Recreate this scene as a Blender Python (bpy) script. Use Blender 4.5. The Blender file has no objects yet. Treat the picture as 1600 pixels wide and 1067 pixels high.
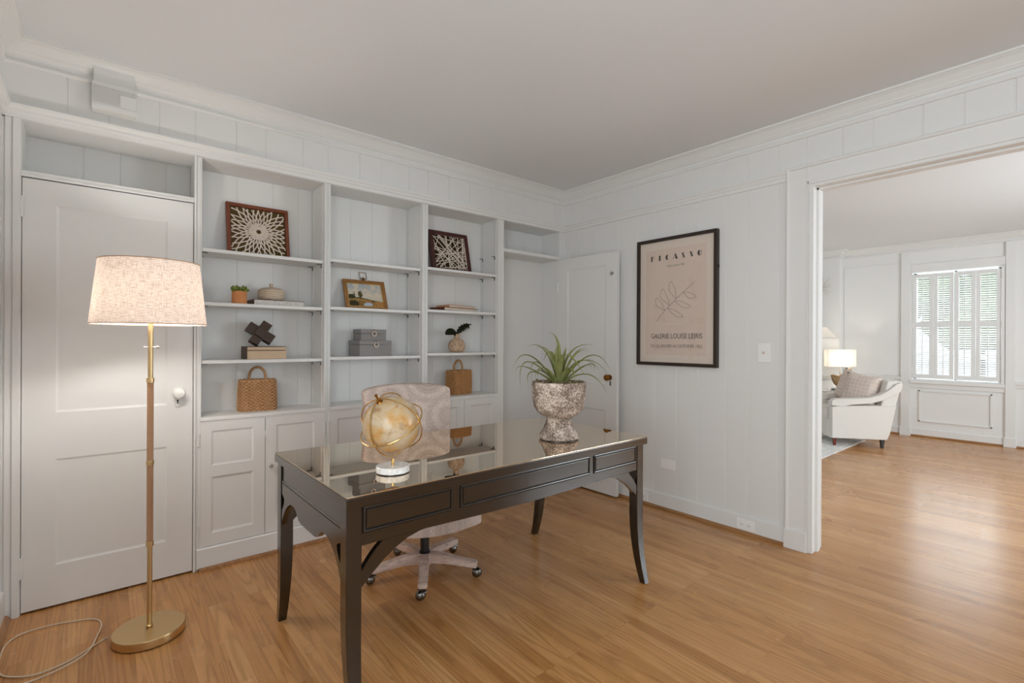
import bpy, bmesh, math, random
from mathutils import Matrix, Vector
PI = math.pi
sin, cos, rad = math.sin, math.cos, math.radians
scene = bpy.context.scene
COL = scene.collection
random.seed(7)

# ------------------------------------------------------------------ materials
def srgb(r, g, b):
    f = lambda c: (c / 255 / 12.92) if c <= 10.3 else ((c / 255 + .055) / 1.055) ** 2.4
    return (f(r), f(g), f(b), 1)

def mat(name, col, rough=.5, metal=0., spec=.5, **kw):
    m = bpy.data.materials.new(name); m.use_nodes = True
    b = m.node_tree.nodes['Principled BSDF']
    b.inputs['Base Color'].default_value = col if len(col) == 4 else (*col, 1)
    b.inputs['Roughness'].default_value = rough
    b.inputs['Metallic'].default_value = metal
    b.inputs['Specular IOR Level'].default_value = spec
    for k, v in kw.items(): b.inputs[k].default_value = v
    return m

class N:
    """small helper that adds nodes to one material"""
    def __init__(s, m): s.m = m; s.t = m.node_tree; s.b = s.t.nodes.get('Principled BSDF')
    def n(s, typ, ins=None, **attrs):
        x = s.t.nodes.new(typ)
        for k, v in attrs.items(): setattr(x, k, v)
        for k, v in (ins or {}).items():
            if isinstance(v, bpy.types.NodeSocket): s.t.links.new(v, x.inputs[k])
            else: x.inputs[k].default_value = v
        return x
    def link(s, a, b): s.t.links.new(a, b)
    def obj(s, scale=(1, 1, 1), rot=(0, 0, 0)):
        tc = s.n('ShaderNodeTexCoord')
        mp = s.n('ShaderNodeMapping', {'Vector': tc.outputs['Object'], 'Scale': scale, 'Rotation': rot})
        return mp.outputs[0]
    def noise(s, vec, scale, detail=3, rough=.5, dist=0):
        return s.n('ShaderNodeTexNoise', {'Vector': vec, 'Scale': scale, 'Detail': detail, 'Roughness': rough, 'Distortion': dist}).outputs[0]
    def ramp(s, fac, stops, interp='LINEAR'):
        r = s.n('ShaderNodeValToRGB', {'Fac': fac}); e = r.color_ramp.elements; r.color_ramp.interpolation = interp
        while len(e) < len(stops): e.new(.5)
        for i, (p, c) in enumerate(stops): e[i].position = p; e[i].color = c if len(c) == 4 else (*c, 1)
        return r.outputs[0]
    def mix(s, fac, a, b, blend='MIX'):
        x = s.n('ShaderNodeMix', data_type='RGBA', blend_type=blend)
        for i, v in ((0, fac), (6, a), (7, b)):
            if isinstance(v, bpy.types.NodeSocket): s.link(v, x.inputs[i])
            else: x.inputs[i].default_value = v
        return x.outputs[2]
    def math(s, op, a, b=0., c=0.):
        x = s.n('ShaderNodeMath', operation=op)
        for i, v in enumerate((a, b, c)):
            if isinstance(v, bpy.types.NodeSocket): s.link(v, x.inputs[i])
            else: x.inputs[i].default_value = v
        return x.outputs[0]
    def bump(s, h, strength=.3, dist=.01):
        x = s.n('ShaderNodeBump', {'Height': h, 'Strength': strength, 'Distance': dist}); s.link(x.outputs[0], s.b.inputs['Normal'])
    def col(s, c): s.link(c, s.b.inputs['Base Color'])

M = {}
def paint(name, col, rough=.42, b=.06):
    m = mat(name, col, rough, spec=.4); k = N(m); v = k.obj()
    k.bump(k.noise(v, 90, 3), b, .002)
    c = k.mix(k.noise(v, 1.3, 2), col, tuple(x * .97 for x in col[:3]) + (1,))
    k.col(c); return m
WHITE = (.77, .772, .762, 1)
M['paint'] = paint('white_gloss_paint', WHITE)
M['wall'] = paint('white_wall_paint', (.755, .757, .748, 1), .5)
M['ceil'] = paint('ceiling_paint', (.755, .77, .785, 1), .9)
M['wall2'] = paint('pale_wall_paint', (.79, .793, .785, 1), .5)

def oak():
    m = mat('oak_floor', (.4, .2, .08), .24, spec=.5); k = N(m)
    tc = k.n('ShaderNodeTexCoord'); sp = k.n('ShaderNodeSeparateXYZ', {0: tc.outputs['Object']})
    uv = k.n('ShaderNodeCombineXYZ', {0: sp.outputs[1], 1: sp.outputs[0], 2: 0.}).outputs[0]
    def brick(a, b, mo):
        x = k.n('ShaderNodeTexBrick', {'Vector': uv, 'Color1': a, 'Color2': b, 'Mortar': mo, 'Scale': 1., 'Mortar Size': .0007, 'Mortar Smooth': .1, 'Bias': 0., 'Brick Width': 1.35, 'Row Height': .057})
        x.offset = .37; x.offset_frequency = 3; return x
    br = brick((0, 0, 0, 1), (1, 1, 1, 1), (.5, .5, .5, 1))
    rnd = k.n('ShaderNodeSeparateColor', {0: br.outputs[0]}).outputs[0]
    off = k.n('ShaderNodeCombineXYZ', {0: k.math('MULTIPLY', rnd, 37.), 1: k.math('MULTIPLY', rnd, 91.), 2: k.math('MULTIPLY', rnd, 13.)}).outputs[0]
    pos = k.n('ShaderNodeVectorMath', {0: uv, 1: off}, operation='ADD').outputs[0]
    g1 = k.n('ShaderNodeMapping', {'Vector': pos, 'Scale': (5., 120, 1)}).outputs[0]
    grain = k.noise(g1, 2.2, 5, .65)
    # cathedral figure: contour lines of a stretched field
    g2 = k.n('ShaderNodeMapping', {'Vector': pos, 'Scale': (.42, 8., 1)}).outputs[0]
    fld = k.noise(g2, 1.25, 1.5, .45, .25)
    ln = k.math('MULTIPLY_ADD', k.math('SINE', k.math('MULTIPLY', fld, 85.)), .5, .5)
    fine = k.noise(k.n('ShaderNodeMapping', {'Vector': pos, 'Scale': (9, 260, 1)}).outputs[0], 1., 2, .6)
    ln = k.math('MULTIPLY', ln, k.math('MULTIPLY_ADD', fine, 1.0, .45))
    fig = k.ramp(ln, [(0, (.58, .52, .46)), (.28, (.88, .86, .83)), (.6, (1, 1, 1)), (1, (1.05, 1.05, 1.05))])
    base = k.ramp(rnd, [(0, (.43, .198, .062)), (.35, (.50, .243, .081)), (.7, (.545, .274, .098)), (1, (.60, .322, .126))])
    gr = k.ramp(grain, [(.25, (.70, .66, .6)), (.5, (.95, .95, .95)), (.8, (1.06, 1.06, 1.06))])
    c = k.mix(.75, base, gr, 'MULTIPLY'); c = k.mix(.5, c, fig, 'MULTIPLY')
    seam = br.outputs['Fac']
    c = k.mix(k.math('MULTIPLY', seam, .5), c, (.14, .06, .022, 1))
    k.col(c)
    big = k.noise(tc.outputs['Object'], 2.2, 3)
    k.link(k.math('MULTIPLY_ADD', big, .10, .22), k.b.inputs['Roughness'])
    h = k.math('ADD', k.math('MULTIPLY', grain, .12), k.math('MULTIPLY', seam, -1.))
    h = k.math('ADD', h, k.math('MULTIPLY', rnd, .10))
    k.bump(h, .10, .0015)
    return m
M['oak'] = oak()

def shoe():
    m = mat('stained_oak_trim', (.4, .2, .08), .35); k = N(m)
    v = k.obj((40, 3, 40)); k.col(k.ramp(k.noise(v, 1.5, 4), [(.2, (.20, .085, .03)), (.8, (.46, .235, .095))])); return m
M['shoe'] = shoe()

M['brass'] = mat('antique_brass', srgb(150, 105, 48), .28, 1.)
M['satin_brass'] = mat('satin_brass', srgb(214, 186, 138), .34, 1.)
k = N(M['satin_brass']); k.bump(k.noise(k.obj((4, 4, 300)), 3, 2), .06, .001)
M['gold'] = mat('polished_gold', srgb(222, 184, 120), .2, 1.)
M['steel'] = mat('brushed_steel', (.55, .54, .52), .3, 1.)
M['dark_steel'] = mat('dark_bracket_steel', (.16, .15, .14), .4, 1.)
M['gunmetal'] = mat('gunmetal_caster', (.20, .19, .18), .22, 1.)
M['black'] = mat('black_satin', (.012, .011, .010), .4)
M['dark_hole'] = mat('keyhole_dark', (.01, .01, .01), .8)
M['white_plastic'] = mat('white_plastic', (.86, .86, .85), .3)
M['chrome'] = mat('porcelain', (.86, .85, .83), .12)
M['desk'] = mat('espresso_lacquer', (.0065, .0040, .0024), .17, spec=.5, IOR=1.6, **{'Coat Weight': .7, 'Coat IOR': 1.6, 'Coat Roughness': .2})
M['desk_groove'] = mat('black_groove', (.003, .003, .003), .35)

def desk_glass():
    m = mat('smoked_glass', (.74, .61, .455), .012, 1.)
    return m
M['glass_top'] = desk_glass()

def pane(name, tint=(.96, .98, .98, 1), refl=.07):
    m = bpy.data.materials.new(name); m.use_nodes = True; t = m.node_tree; t.nodes.clear()
    k = N(m)
    a = k.n('ShaderNodeBsdfTransparent', {'Color': tint}); g = k.n('ShaderNodeBsdfGlossy', {'Roughness': .02})
    geo = k.n('ShaderNodeNewGeometry')
    lw = k.n('ShaderNodeFresnel', {'IOR': k.math('MULTIPLY_ADD', geo.outputs['Backfacing'], 1 / 1.45 - 1.45, 1.45)})
    mx = k.n('ShaderNodeMixShader', {0: lw.outputs[0], 1: a.outputs[0], 2: g.outputs[0]})
    o = k.n('ShaderNodeOutputMaterial'); k.link(mx.outputs[0], o.inputs[0]); return m
M['pane'] = pane('clear_glass')

def fabric(name, c1, c2, scale=260, rough=.9, b=.25):
    m = mat(name, c1, rough, spec=.15); k = N(m); v = k.obj()
    n1 = k.noise(v, scale, 2); k.col(k.mix(n1, c1, c2)); k.bump(n1, b, .002); return m

def medallion():
    m = mat('medallion_chair_fabric', (.5, .42, .38), .95, spec=.1); k = N(m)
    v = k.obj((1, .15, 1))
    vo = k.n('ShaderNodeTexVoronoi', {'Vector': v, 'Scale': 3.3, 'Randomness': .8}).outputs['Distance']
    rings = k.math('SINE', k.math('MULTIPLY', vo, 110.))
    dots = k.noise(k.obj(), 230, 2, .6)
    s1 = k.math('MULTIPLY_ADD', rings, .5, .5)
    base = k.ramp(vo, [(.0, (.44, .345, .30)), (.36, (.50, .40, .345)), (.44, (.76, .63, .57)), (.52, (.55, .44, .385)), (.62, (.82, .68, .62)), (.8, (.76, .63, .57))])
    c = k.mix(k.math('MULTIPLY', s1, .35), base, (.78, .66, .60, 1))
    c = k.mix(k.ramp(dots, [(.42, (0, 0, 0)), (.62, (.75, .75, .75))]), c, (.36, .285, .245, 1))
    k.col(c); k.bump(dots, .3, .002); return m
M['chair_fabric'] = medallion()

def weathered():
    m = mat('whitewashed_wood', (.6, .5, .45), .7, spec=.2); k = N(m)
    n = k.noise(k.obj((14, 14, 60)), 1.6, 5, .6)
    k.col(k.ramp(n, [(.25, (.36, .255, .21)), (.5, (.62, .475, .41)), (.75, (.74, .60, .54))])); k.bump(n, .25, .003); return m
M['whitewash'] = weathered()

def linen_shade():
    m = bpy.data.materials.new('linen_lampshade'); m.use_nodes = True; t = m.node_tree; t.nodes.clear(); k = N(m)
    tc = k.n('ShaderNodeTexCoord'); sp = k.n('ShaderNodeSeparateXYZ', {0: tc.outputs['Object']})
    ang = k.math('ARCTAN2', sp.outputs[1], sp.outputs[0])
    v1 = k.n('ShaderNodeCombineXYZ', {0: k.math('MULTIPLY', ang, 7.), 1: k.math('MULTIPLY', sp.outputs[2], 420.), 2: 0.}).outputs[0]
    v2 = k.n('ShaderNodeCombineXYZ', {0: k.math('MULTIPLY', ang, 85.), 1: k.math('MULTIPLY', sp.outputs[2], 26.), 2: 4.}).outputs[0]
    a = k.noise(v1, 1., 3, .6); b = k.noise(v2, 1., 3, .6)
    w = k.math('MULTIPLY', k.ramp(a, [(.36, (0, 0, 0)), (.5, (1, 1, 1))]), k.ramp(b, [(.34, (.1, .1, .1)), (.48, (1, 1, 1))]))
    c = k.mix(w, (.52, .455, .41, 1), (.86, .80, .755, 1))
    d = k.n('ShaderNodeBsdfDiffuse', {'Color': c}); tr = k.n('ShaderNodeBsdfTranslucent', {'Color': c})
    mx = k.n('ShaderNodeMixShader', {0: .40, 1: d.outputs[0], 2: tr.outputs[0]})
    o = k.n('ShaderNodeOutputMaterial'); k.link(mx.outputs[0], o.inputs[0]); return m
M['shade'] = linen_shade()
def plain_shade():
    m = bpy.data.materials.new('white_lampshade'); m.use_nodes = True; t = m.node_tree; t.nodes.clear(); k = N(m)
    d = k.n('ShaderNodeBsdfDiffuse', {'Color': (.88, .86, .83, 1)}); tr = k.n('ShaderNodeBsdfTranslucent', {'Color': (.88, .86, .82, 1)})
    mx = k.n('ShaderNodeMixShader', {0: .45, 1: d.outputs[0], 2: tr.outputs[0]})
    o = k.n('ShaderNodeOutputMaterial'); k.link(mx.outputs[0], o.inputs[0]); return m
M['shade2'] = plain_shade()
def emit(name, col, s):
    m = bpy.data.materials.new(name); m.use_nodes = True; t = m.node_tree; t.nodes.clear(); k = N(m)
    a = k.n('ShaderNodeBsdfTransparent', {'Color': (.97, .96, .94, 1)}); e = k.n('ShaderNodeEmission', {'Color': col, 'Strength': s})
    x = k.n('ShaderNodeAddShader'); k.link(a.outputs[0], x.inputs[0]); k.link(e.outputs[0], x.inputs[1])
    o = k.n('ShaderNodeOutputMaterial'); k.link(x.outputs[0], o.inputs[0]); return m
M['bulb'] = emit('lit_bulb', (1, .85, .65, 1), 6)

def leather():
    m = mat('wrapped_leather', srgb(186, 142, 104), .55); k = N(m)
    w = k.n('ShaderNodeTexWave', {'Vector': k.obj(), 'Scale': 38., 'Distortion': .6}, wave_type='BANDS', bands_direction='Z').outputs['Fac']
    k.col(k.mix(w, srgb(160, 116, 82), srgb(200, 160, 124))); k.bump(w, .3, .001); return m
M['leather'] = leather()

def globe_mat():
    m = mat('amber_globe', (.6, .45, .25), .28, spec=.5); k = N(m); v = k.obj()
    n1 = k.noise(v, 13, 5, .6, .5); n2 = k.noise(v, 22, 4, .6)
    a = k.ramp(n1, [(.28, srgb(190, 134, 72)), (.42, srgb(200, 158, 100)), (.55, srgb(196, 174, 142)), (.72, srgb(214, 196, 170))])
    c = k.mix(k.ramp(n2, [(.56, (0, 0, 0)), (.7, (.75, .75, .75))]), a, srgb(150, 104, 44))
    k.col(c); return m
M['globe'] = globe_mat()
def marble():
    m = mat('white_marble', (.84, .83, .81), .25); k = N(m)
    n = k.noise(k.obj(), 16, 6, .6, 1.6)
    k.col(k.ramp(n, [(.44, (.86, .85, .83)), (.5, (.62, .61, .60)), (.56, (.86, .85, .83))])); return m
M['marble'] = marble()
def stone():
    m = mat('weathered_stone', (.4, .35, .3), .95, spec=.1); k = N(m); v = k.obj()
    n1 = k.noise(v, 120, 3, .75); n2 = k.noise(v, 13, 3, .6)
    s = k.math('ADD', k.math('MULTIPLY', n1, .8), k.math('MULTIPLY', n2, .55))
    c = k.ramp(s, [(.52, srgb(104, 92, 82)), (.62, srgb(138, 122, 110)), (.70, srgb(180, 162, 150)), (.80, srgb(226, 212, 200))])
    k.col(c); k.bump(n1, .7, .006); return m
M['stone'] = stone()
def leafm(name, c1, c2, sc=30, rough=.55):
    m = mat(name, c1, rough, spec=.3); k = N(m); k.col(k.mix(k.noise(k.obj(), sc, 3), c1, c2)); return m
M['air_leaf'] = leafm('grey_green_leaf', srgb(124, 132, 66), srgb(188, 190, 130), 26)
M['succ_leaf'] = leafm('succulent_leaf', srgb(62, 80, 28), srgb(136, 150, 68), 60)
M['dark_leaf'] = leafm('dark_leaf', srgb(26, 32, 16), srgb(52, 58, 30), 40, .4)
M['soil'] = fabric('dry_moss', (.12, .09, .05, 1), (.32, .26, .14, 1), 120)
M['terracotta'] = fabric('terracotta', srgb(190, 124, 78), srgb(204, 142, 96), 60, .85, .05)
M['cream_box'] = fabric('cream_linen', srgb(206, 182, 156), srgb(190, 166, 140), 300, .8, .1)
M['brown_edge'] = mat('dark_brown_binding', srgb(84, 62, 46), .6)
M['paper_edge'] = fabric('paper_edge', srgb(222, 210, 196), srgb(206, 192, 176), 400, .9, .05)
def pages():
    m = mat('silver_page_edge', (.7, .66, .62), .5, .0); k = N(m)
    k.col(k.ramp(k.noise(k.obj((60, 60, 260)), 1., 2), [(.3, (.42, .38, .35)), (.7, (.74, .70, .66))])); return m
M['pages'] = pages()
def bowlwood():
    m = mat('bleached_wood', (.6, .5, .4), .7); k = N(m)
    w = k.n('ShaderNodeTexWave', {'Vector': k.obj((1, 1, 2.2), (.3, .2, 0)), 'Scale': 14., 'Distortion': 5., 'Detail': 2., 'Detail Scale': 1.4}, wave_type='BANDS', bands_direction='Z').outputs['Fac']
    k.col(k.ramp(w, [(0, srgb(172, 152, 130)), (.5, srgb(200, 182, 160)), (1, srgb(206, 190, 170))])); k.bump(w, .15, .002); return m
M['bowl'] = bowlwood()
def darkwood(name, a, b, rough=.45):
    m = mat(name, a, rough); k = N(m); n = k.noise(k.obj((10, 10, 10)), 6, 4, .6, 1.); k.col(k.mix(n, a, b)); return m
M['knot'] = darkwood('burnt_wood', srgb(34, 18, 12), srgb(80, 52, 28), .34)
M['frame_red'] = darkwood('cherry_frame', srgb(98, 48, 28), srgb(134, 70, 42), .4)
M['frame_dark'] = darkwood('mahogany_frame', srgb(54, 22, 20), srgb(80, 34, 30), .4)
M['frame_black'] = darkwood('walnut_black_frame', srgb(34, 24, 18), srgb(52, 38, 28), .45)
M['frame_gilt'] = darkwood('gilded_oak_frame', srgb(112, 70, 34), srgb(176, 128, 72), .4)
M['olive'] = fabric('olive_backing', srgb(82, 66, 38), srgb(96, 78, 48), 200, .9, .1)
M['umber'] = fabric('umber_backing', srgb(50, 38, 24), srgb(64, 50, 32), 200, .9, .1)
M['strip'] = fabric('cream_paper_strip', srgb(226, 212, 198), srgb(212, 198, 184), 120, .9, .1)
M['greybox'] = fabric('grey_grasscloth', srgb(134, 130, 128), srgb(152, 149, 147), 320, .8, .12)
M['bone'] = mat('pale_bone_ring', srgb(204, 188, 176), .5)
M['tan_book'] = fabric('tan_book_cover', srgb(206, 158, 120), srgb(196, 146, 108), 150, .7, .05)
M['brown_book'] = fabric('brown_book_cover', srgb(104, 64, 46), srgb(90, 52, 38), 150, .6, .05)
def vase_m():
    m = mat('speckled_clay', (.5, .4, .3), .85); k = N(m); n = k.noise(k.obj(), 38, 4, .65)
    k.col(k.ramp(n, [(.3, srgb(150, 126, 104)), (.5, srgb(190, 160, 132)), (.7, srgb(206, 182, 160))])); k.bump(n, .2, .003); return m
M['vase'] = vase_m()
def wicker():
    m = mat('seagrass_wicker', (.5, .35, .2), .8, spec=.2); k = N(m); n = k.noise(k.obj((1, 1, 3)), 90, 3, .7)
    at = k.n('ShaderNodeAttribute', attribute_name='Weave'); k.col(k.mix(1., k.ramp(n, [(.25, srgb(120, 84, 52)), (.5, srgb(190, 148, 108)), (.75, srgb(216, 180, 142))]), k.ramp(at.outputs['Fac'], [(.15, (.42, .34, .28, 1)), (.55, (.92, .90, .88, 1)), (.9, (1.06, 1.04, 1.02, 1))]), 'MULTIPLY')); return m  # attribute tints low spots darker, shade between strands put into the colour
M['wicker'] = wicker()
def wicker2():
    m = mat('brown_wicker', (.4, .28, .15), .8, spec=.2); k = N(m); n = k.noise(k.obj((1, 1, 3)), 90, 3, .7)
    at = k.n('ShaderNodeAttribute', attribute_name='Weave'); k.col(k.mix(1., k.ramp(n, [(.25, srgb(142, 100, 62)), (.5, srgb(196, 148, 100)), (.75, srgb(216, 174, 126))]), k.ramp(at.outputs['Fac'], [(.15, (.42, .34, .28, 1)), (.55, (.92, .90, .88, 1)), (.9, (1.05, 1.03, 1.0, 1))]), 'MULTIPLY')); return m  # same painted shade in the weave gaps of the brown basket
M['wicker2'] = wicker2()
M['poster_paper'] = fabric('blush_paper', srgb(238, 216, 203), srgb(234, 212, 199), 300, .9, .02)
M['poster_inner'] = fabric('blush_print', srgb(234, 207, 193), srgb(230, 203, 189), 300, .9, .02)
M['ink'] = mat('dark_ink', srgb(58, 44, 38), .9)
M['ink_line'] = mat('grey_ink', srgb(120, 102, 92), .9)
M['uphol'] = fabric('white_upholstery', srgb(226, 222, 216), srgb(216, 212, 206), 300, .95, .15)
def pillow_m():
    m = mat('blush_checked_pillow', (.5, .42, .38), .95, spec=.1); k = N(m)
    v = k.obj((1, 1, 1), (rad(90), 0, 0)); ch = k.n('ShaderNodeTexBrick', {'Vector': v, 'Color1': srgb(214, 198, 187), 'Color2': srgb(206, 190, 179), 'Mortar': srgb(230, 219, 210), 'Scale': 1., 'Mortar Size': .0022, 'Brick Width': .045, 'Row Height': .045}, offset=0.)
    k.col(ch.outputs[0]); k.bump(k.noise(v, 300, 2), .2, .002); return m
M['pillow'] = pillow_m()
M['redwood'] = darkwood('red_mahogany_leg', srgb(92, 34, 22), srgb(124, 52, 34), .35)
M['ebony'] = darkwood('ebony_leg', srgb(26, 16, 12), srgb(40, 26, 20), .35)
def rug_m():
    m = mat('pale_striped_rug', (.7, .7, .7), .95, spec=.1); k = N(m)
    n = k.noise(k.obj((1.2, 14, 1)), 3., 4, .6)
    k.col(k.ramp(n, [(.38, srgb(236, 234, 228)), (.54, srgb(222, 222, 220)), (.68, srgb(184, 196, 204))])); k.bump(k.noise(k.obj(), 200, 2), .3, .004); return m
M['rug'] = rug_m()
def nickel_leaf():
    m = mat('champagne_leaf_metal', srgb(196, 178, 150), .3, .9); k = N(m); n = k.noise(k.obj(), 45, 4, .7)
    k.bump(n, .5, .01); return m
M['champagne'] = nickel_leaf()
M['slate'] = mat('slate_base', (.14, .16, .17), .3)
M['cord'] = mat('clear_ivory_cord', srgb(206, 190, 168), .35)
M['tree_leaf'] = leafm('tree_leaves', srgb(70, 100, 40), srgb(140, 165, 84), 3, .8)
M['bark'] = fabric('bark', srgb(80, 66, 52), srgb(110, 94, 76), 20)
M['lawn'] = fabric('lawn', srgb(100, 130, 62), srgb(140, 160, 90), 4)
def vcol():
    m = mat('oil_paint', (.5, .5, .5), .5, spec=.3); k = N(m)
    a = k.n('ShaderNodeAttribute', attribute_name='Col'); k.col(a.outputs['Color']); return m
M['oil'] = vcol()

# ------------------------------------------------------------------ geometry helpers
ROOTM = {}
def NB(): return bmesh.new()

def merge(bm, tmp, matrix=None):
    if matrix is not None: tmp.transform(matrix)
    me = bpy.data.meshes.new('tmp'); tmp.to_mesh(me); tmp.free(); bm.from_mesh(me); bpy.data.meshes.remove(me)

def box(bm, x0, x1, y0, y1, z0, z1, bev=0., seg=2, matrix=None):
    t = bmesh.new(); bmesh.ops.create_cube(t, size=1)
    for v in t.verts:
        v.co.x = (x0 + x1) / 2 + v.co.x * (x1 - x0); v.co.y = (y0 + y1) / 2 + v.co.y * (y1 - y0); v.co.z = (z0 + z1) / 2 + v.co.z * (z1 - z0)
    if bev: bmesh.ops.bevel(t, geom=list(t.edges), offset=bev, segments=seg, affect='EDGES', profile=.5)
    merge(bm, t, matrix)

def prism(bm, poly, axis, a0, a1, matrix=None, bev=0.):
    """extrude a 2-D outline. axis x: (y,z); y: (x,z); z: (x,y)"""
    t = bmesh.new()
    def P(p, a): return {'x': (a, p[0], p[1]), 'y': (p[0], a, p[1]), 'z': (p[0], p[1], a)}[axis]
    A = [t.verts.new(P(p, a0)) for p in poly]; B = [t.verts.new(P(p, a1)) for p in poly]
    n = len(poly); t.faces.new(A); t.faces.new(B[::-1])
    for i in range(n): t.faces.new((A[i], B[i], B[(i + 1) % n], A[(i + 1) % n]))
    bmesh.ops.recalc_face_normals(t, faces=t.faces)
    if bev:
        es = [e for e in t.edges if abs(e.verts[0].co['xyz'.index(axis)] - e.verts[1].co['xyz'.index(axis)]) < 1e-6]
        bmesh.ops.bevel(t, geom=es, offset=bev, segments=2, affect='EDGES', profile=.5)
    merge(bm, t, matrix)

def lathe(bm, prof, c=(0, 0, 0), seg=40, matrix=None):
    t = bmesh.new(); rings = []
    for r, z in prof:
        if r < 1e-6: rings.append([t.verts.new((0, 0, z))])
        else: rings.append([t.verts.new((r * cos(2 * PI * i / seg), r * sin(2 * PI * i / seg), z)) for i in range(seg)])
    for a, b in zip(rings, rings[1:]):
        for i in range(seg):
            j = (i + 1) % seg
            if len(a) == 1 and len(b) == 1: continue
            if len(a) == 1: t.faces.new((a[0], b[i], b[j]))
            elif len(b) == 1: t.faces.new((a[i], b[0], a[j]))
            else: t.faces.new((a[i], b[i], b[j], a[j]))
    bmesh.ops.recalc_face_normals(t, faces=t.faces)
    mt = Matrix.Translation(c)
    merge(bm, t, mt if matrix is None else mt @ matrix)

def tube(bm, pts, r, seg=8, closed=False, matrix=None, cap=True):
    t = bmesh.new(); P = [Vector(p) for p in pts]; n = len(P); rings = []
    R = r if isinstance(r, (list, tuple)) else [r] * n
    up = None
    for i, p in enumerate(P):
        d = (P[(i + 1) % n] - P[i - 1]) if closed else (P[min(i + 1, n - 1)] - P[max(i - 1, 0)])
        if d.length < 1e-9: d = Vector((0, 0, 1))
        d.normalize()
        if up is None: up = d.orthogonal().normalized()
        up = (up - d * up.dot(d)); up = up.normalized() if up.length > 1e-6 else d.orthogonal().normalized()
        w = d.cross(up)
        rings.append([t.verts.new(p + (up * cos(2 * PI * j / seg) + w * sin(2 * PI * j / seg)) * R[i]) for j in range(seg)])
    m = n if closed else n - 1
    for i in range(m):
        a, b = rings[i], rings[(i + 1) % n]
        for j in range(seg): t.faces.new((a[j], b[j], b[(j + 1) % seg], a[(j + 1) % seg]))
    if cap and not closed: t.faces.new(rings[0][::-1]); t.faces.new(rings[-1])
    bmesh.ops.recalc_face_normals(t, faces=t.faces)
    merge(bm, t, matrix)

def cage(bm, xs, ys, zs, fn=None, matrix=None):
    """surface of a lattice box; used under a Subdivision modifier for cushions"""
    t = bmesh.new(); V = {}
    nx, ny, nz = len(xs), len(ys), len(zs)
    def g(i, j, k):
        if (i, j, k) not in V:
            p = (xs[i], ys[j], zs[k]); p = fn(*p) if fn else p
            V[(i, j, k)] = t.verts.new(p)
        return V[(i, j, k)]
    for i in range(nx - 1):
        for j in range(ny - 1):
            for k in (0, nz - 1): t.faces.new((g(i, j, k), g(i + 1, j, k), g(i + 1, j + 1, k), g(i, j + 1, k)))
    for i in range(nx - 1):
        for k in range(nz - 1):
            for j in (0, ny - 1): t.faces.new((g(i, j, k), g(i + 1, j, k), g(i + 1, j, k + 1), g(i, j, k + 1)))
    for j in range(ny - 1):
        for k in range(nz - 1):
            for i in (0, nx - 1): t.faces.new((g(i, j, k), g(i, j + 1, k), g(i, j + 1, k + 1), g(i, j, k + 1)))
    bmesh.ops.recalc_face_normals(t, faces=t.faces)
    merge(bm, t, matrix)

def bez(p0, p1, p2, n):
    out = []
    for i in range(n + 1):
        t = i / n; out.append(tuple((1 - t) ** 2 * a + 2 * t * (1 - t) * b + t * t * c for a, b, c in zip(p0, p1, p2)))
    return out

def catmull(pts, n=8):
    P = [Vector(p) for p in pts]; P = [P[0] * 2 - P[1]] + P + [P[-1] * 2 - P[-2]]; out = []
    for i in range(1, len(P) - 2):
        for s in range(n):
            t = s / n; a, b, c, d = P[i - 1:i + 3]
            out.append(.5 * ((2 * b) + (c - a) * t + (2 * a - 5 * b + 4 * c - d) * t * t + (3 * b - a - 3 * c + d) * t ** 3))
    out.append(P[-2]); return out

def panelled(bm, W, H, T, cols, rows, depth=.009, bw=.014):
    """door slab in local x (0..W), z (0..H), face at y=0, back at y=T; cols/rows are panel spans"""
    t = bmesh.new()
    xs = sorted({0, W, *[v for c in cols for v in c]}); zs = sorted({0, H, *[v for r in rows for v in r]})
    def f(*p): t.faces.new([t.verts.new(q) for q in p])
    for a, b in zip(xs, xs[1:]):
        for c, d in zip(zs, zs[1:]):
            if (a, b) in cols and (c, d) in rows:
                o = [(a, 0, c), (b, 0, c), (b, 0, d), (a, 0, d)]
                m1 = [(a + bw * .35, depth * .35, c + bw * .35), (b - bw * .35, depth * .35, c + bw * .35), (b - bw * .35, depth * .35, d - bw * .35), (a + bw * .35, depth * .35, d - bw * .35)]
                i = [(a + bw, depth, c + bw), (b - bw, depth, c + bw), (b - bw, depth, d - bw), (a + bw, depth, d - bw)]
                for A, B in ((o, m1), (m1, i)):
                    for q in range(4): f(A[q], A[(q + 1) % 4], B[(q + 1) % 4], B[q])
                f(*i)
            else: f((a, 0, c), (b, 0, c), (b, 0, d), (a, 0, d))
    f((0, T, 0), (W, T, 0), (W, T, H), (0, T, H)); f((0, 0, 0), (0, T, 0), (0, T, H), (0, 0, H)); f((W, 0, 0), (W, T, 0), (W, T, H), (W, 0, H))
    f((0, 0, 0), (W, 0, 0), (W, T, 0), (0, T, 0)); f((0, 0, H), (W, 0, H), (W, T, H), (0, T, H))
    bmesh.ops.remove_doubles(t, verts=t.verts, dist=1e-5)
    bmesh.ops.recalc_face_normals(t, faces=t.faces)
    merge(bm, t) if True else None

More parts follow.
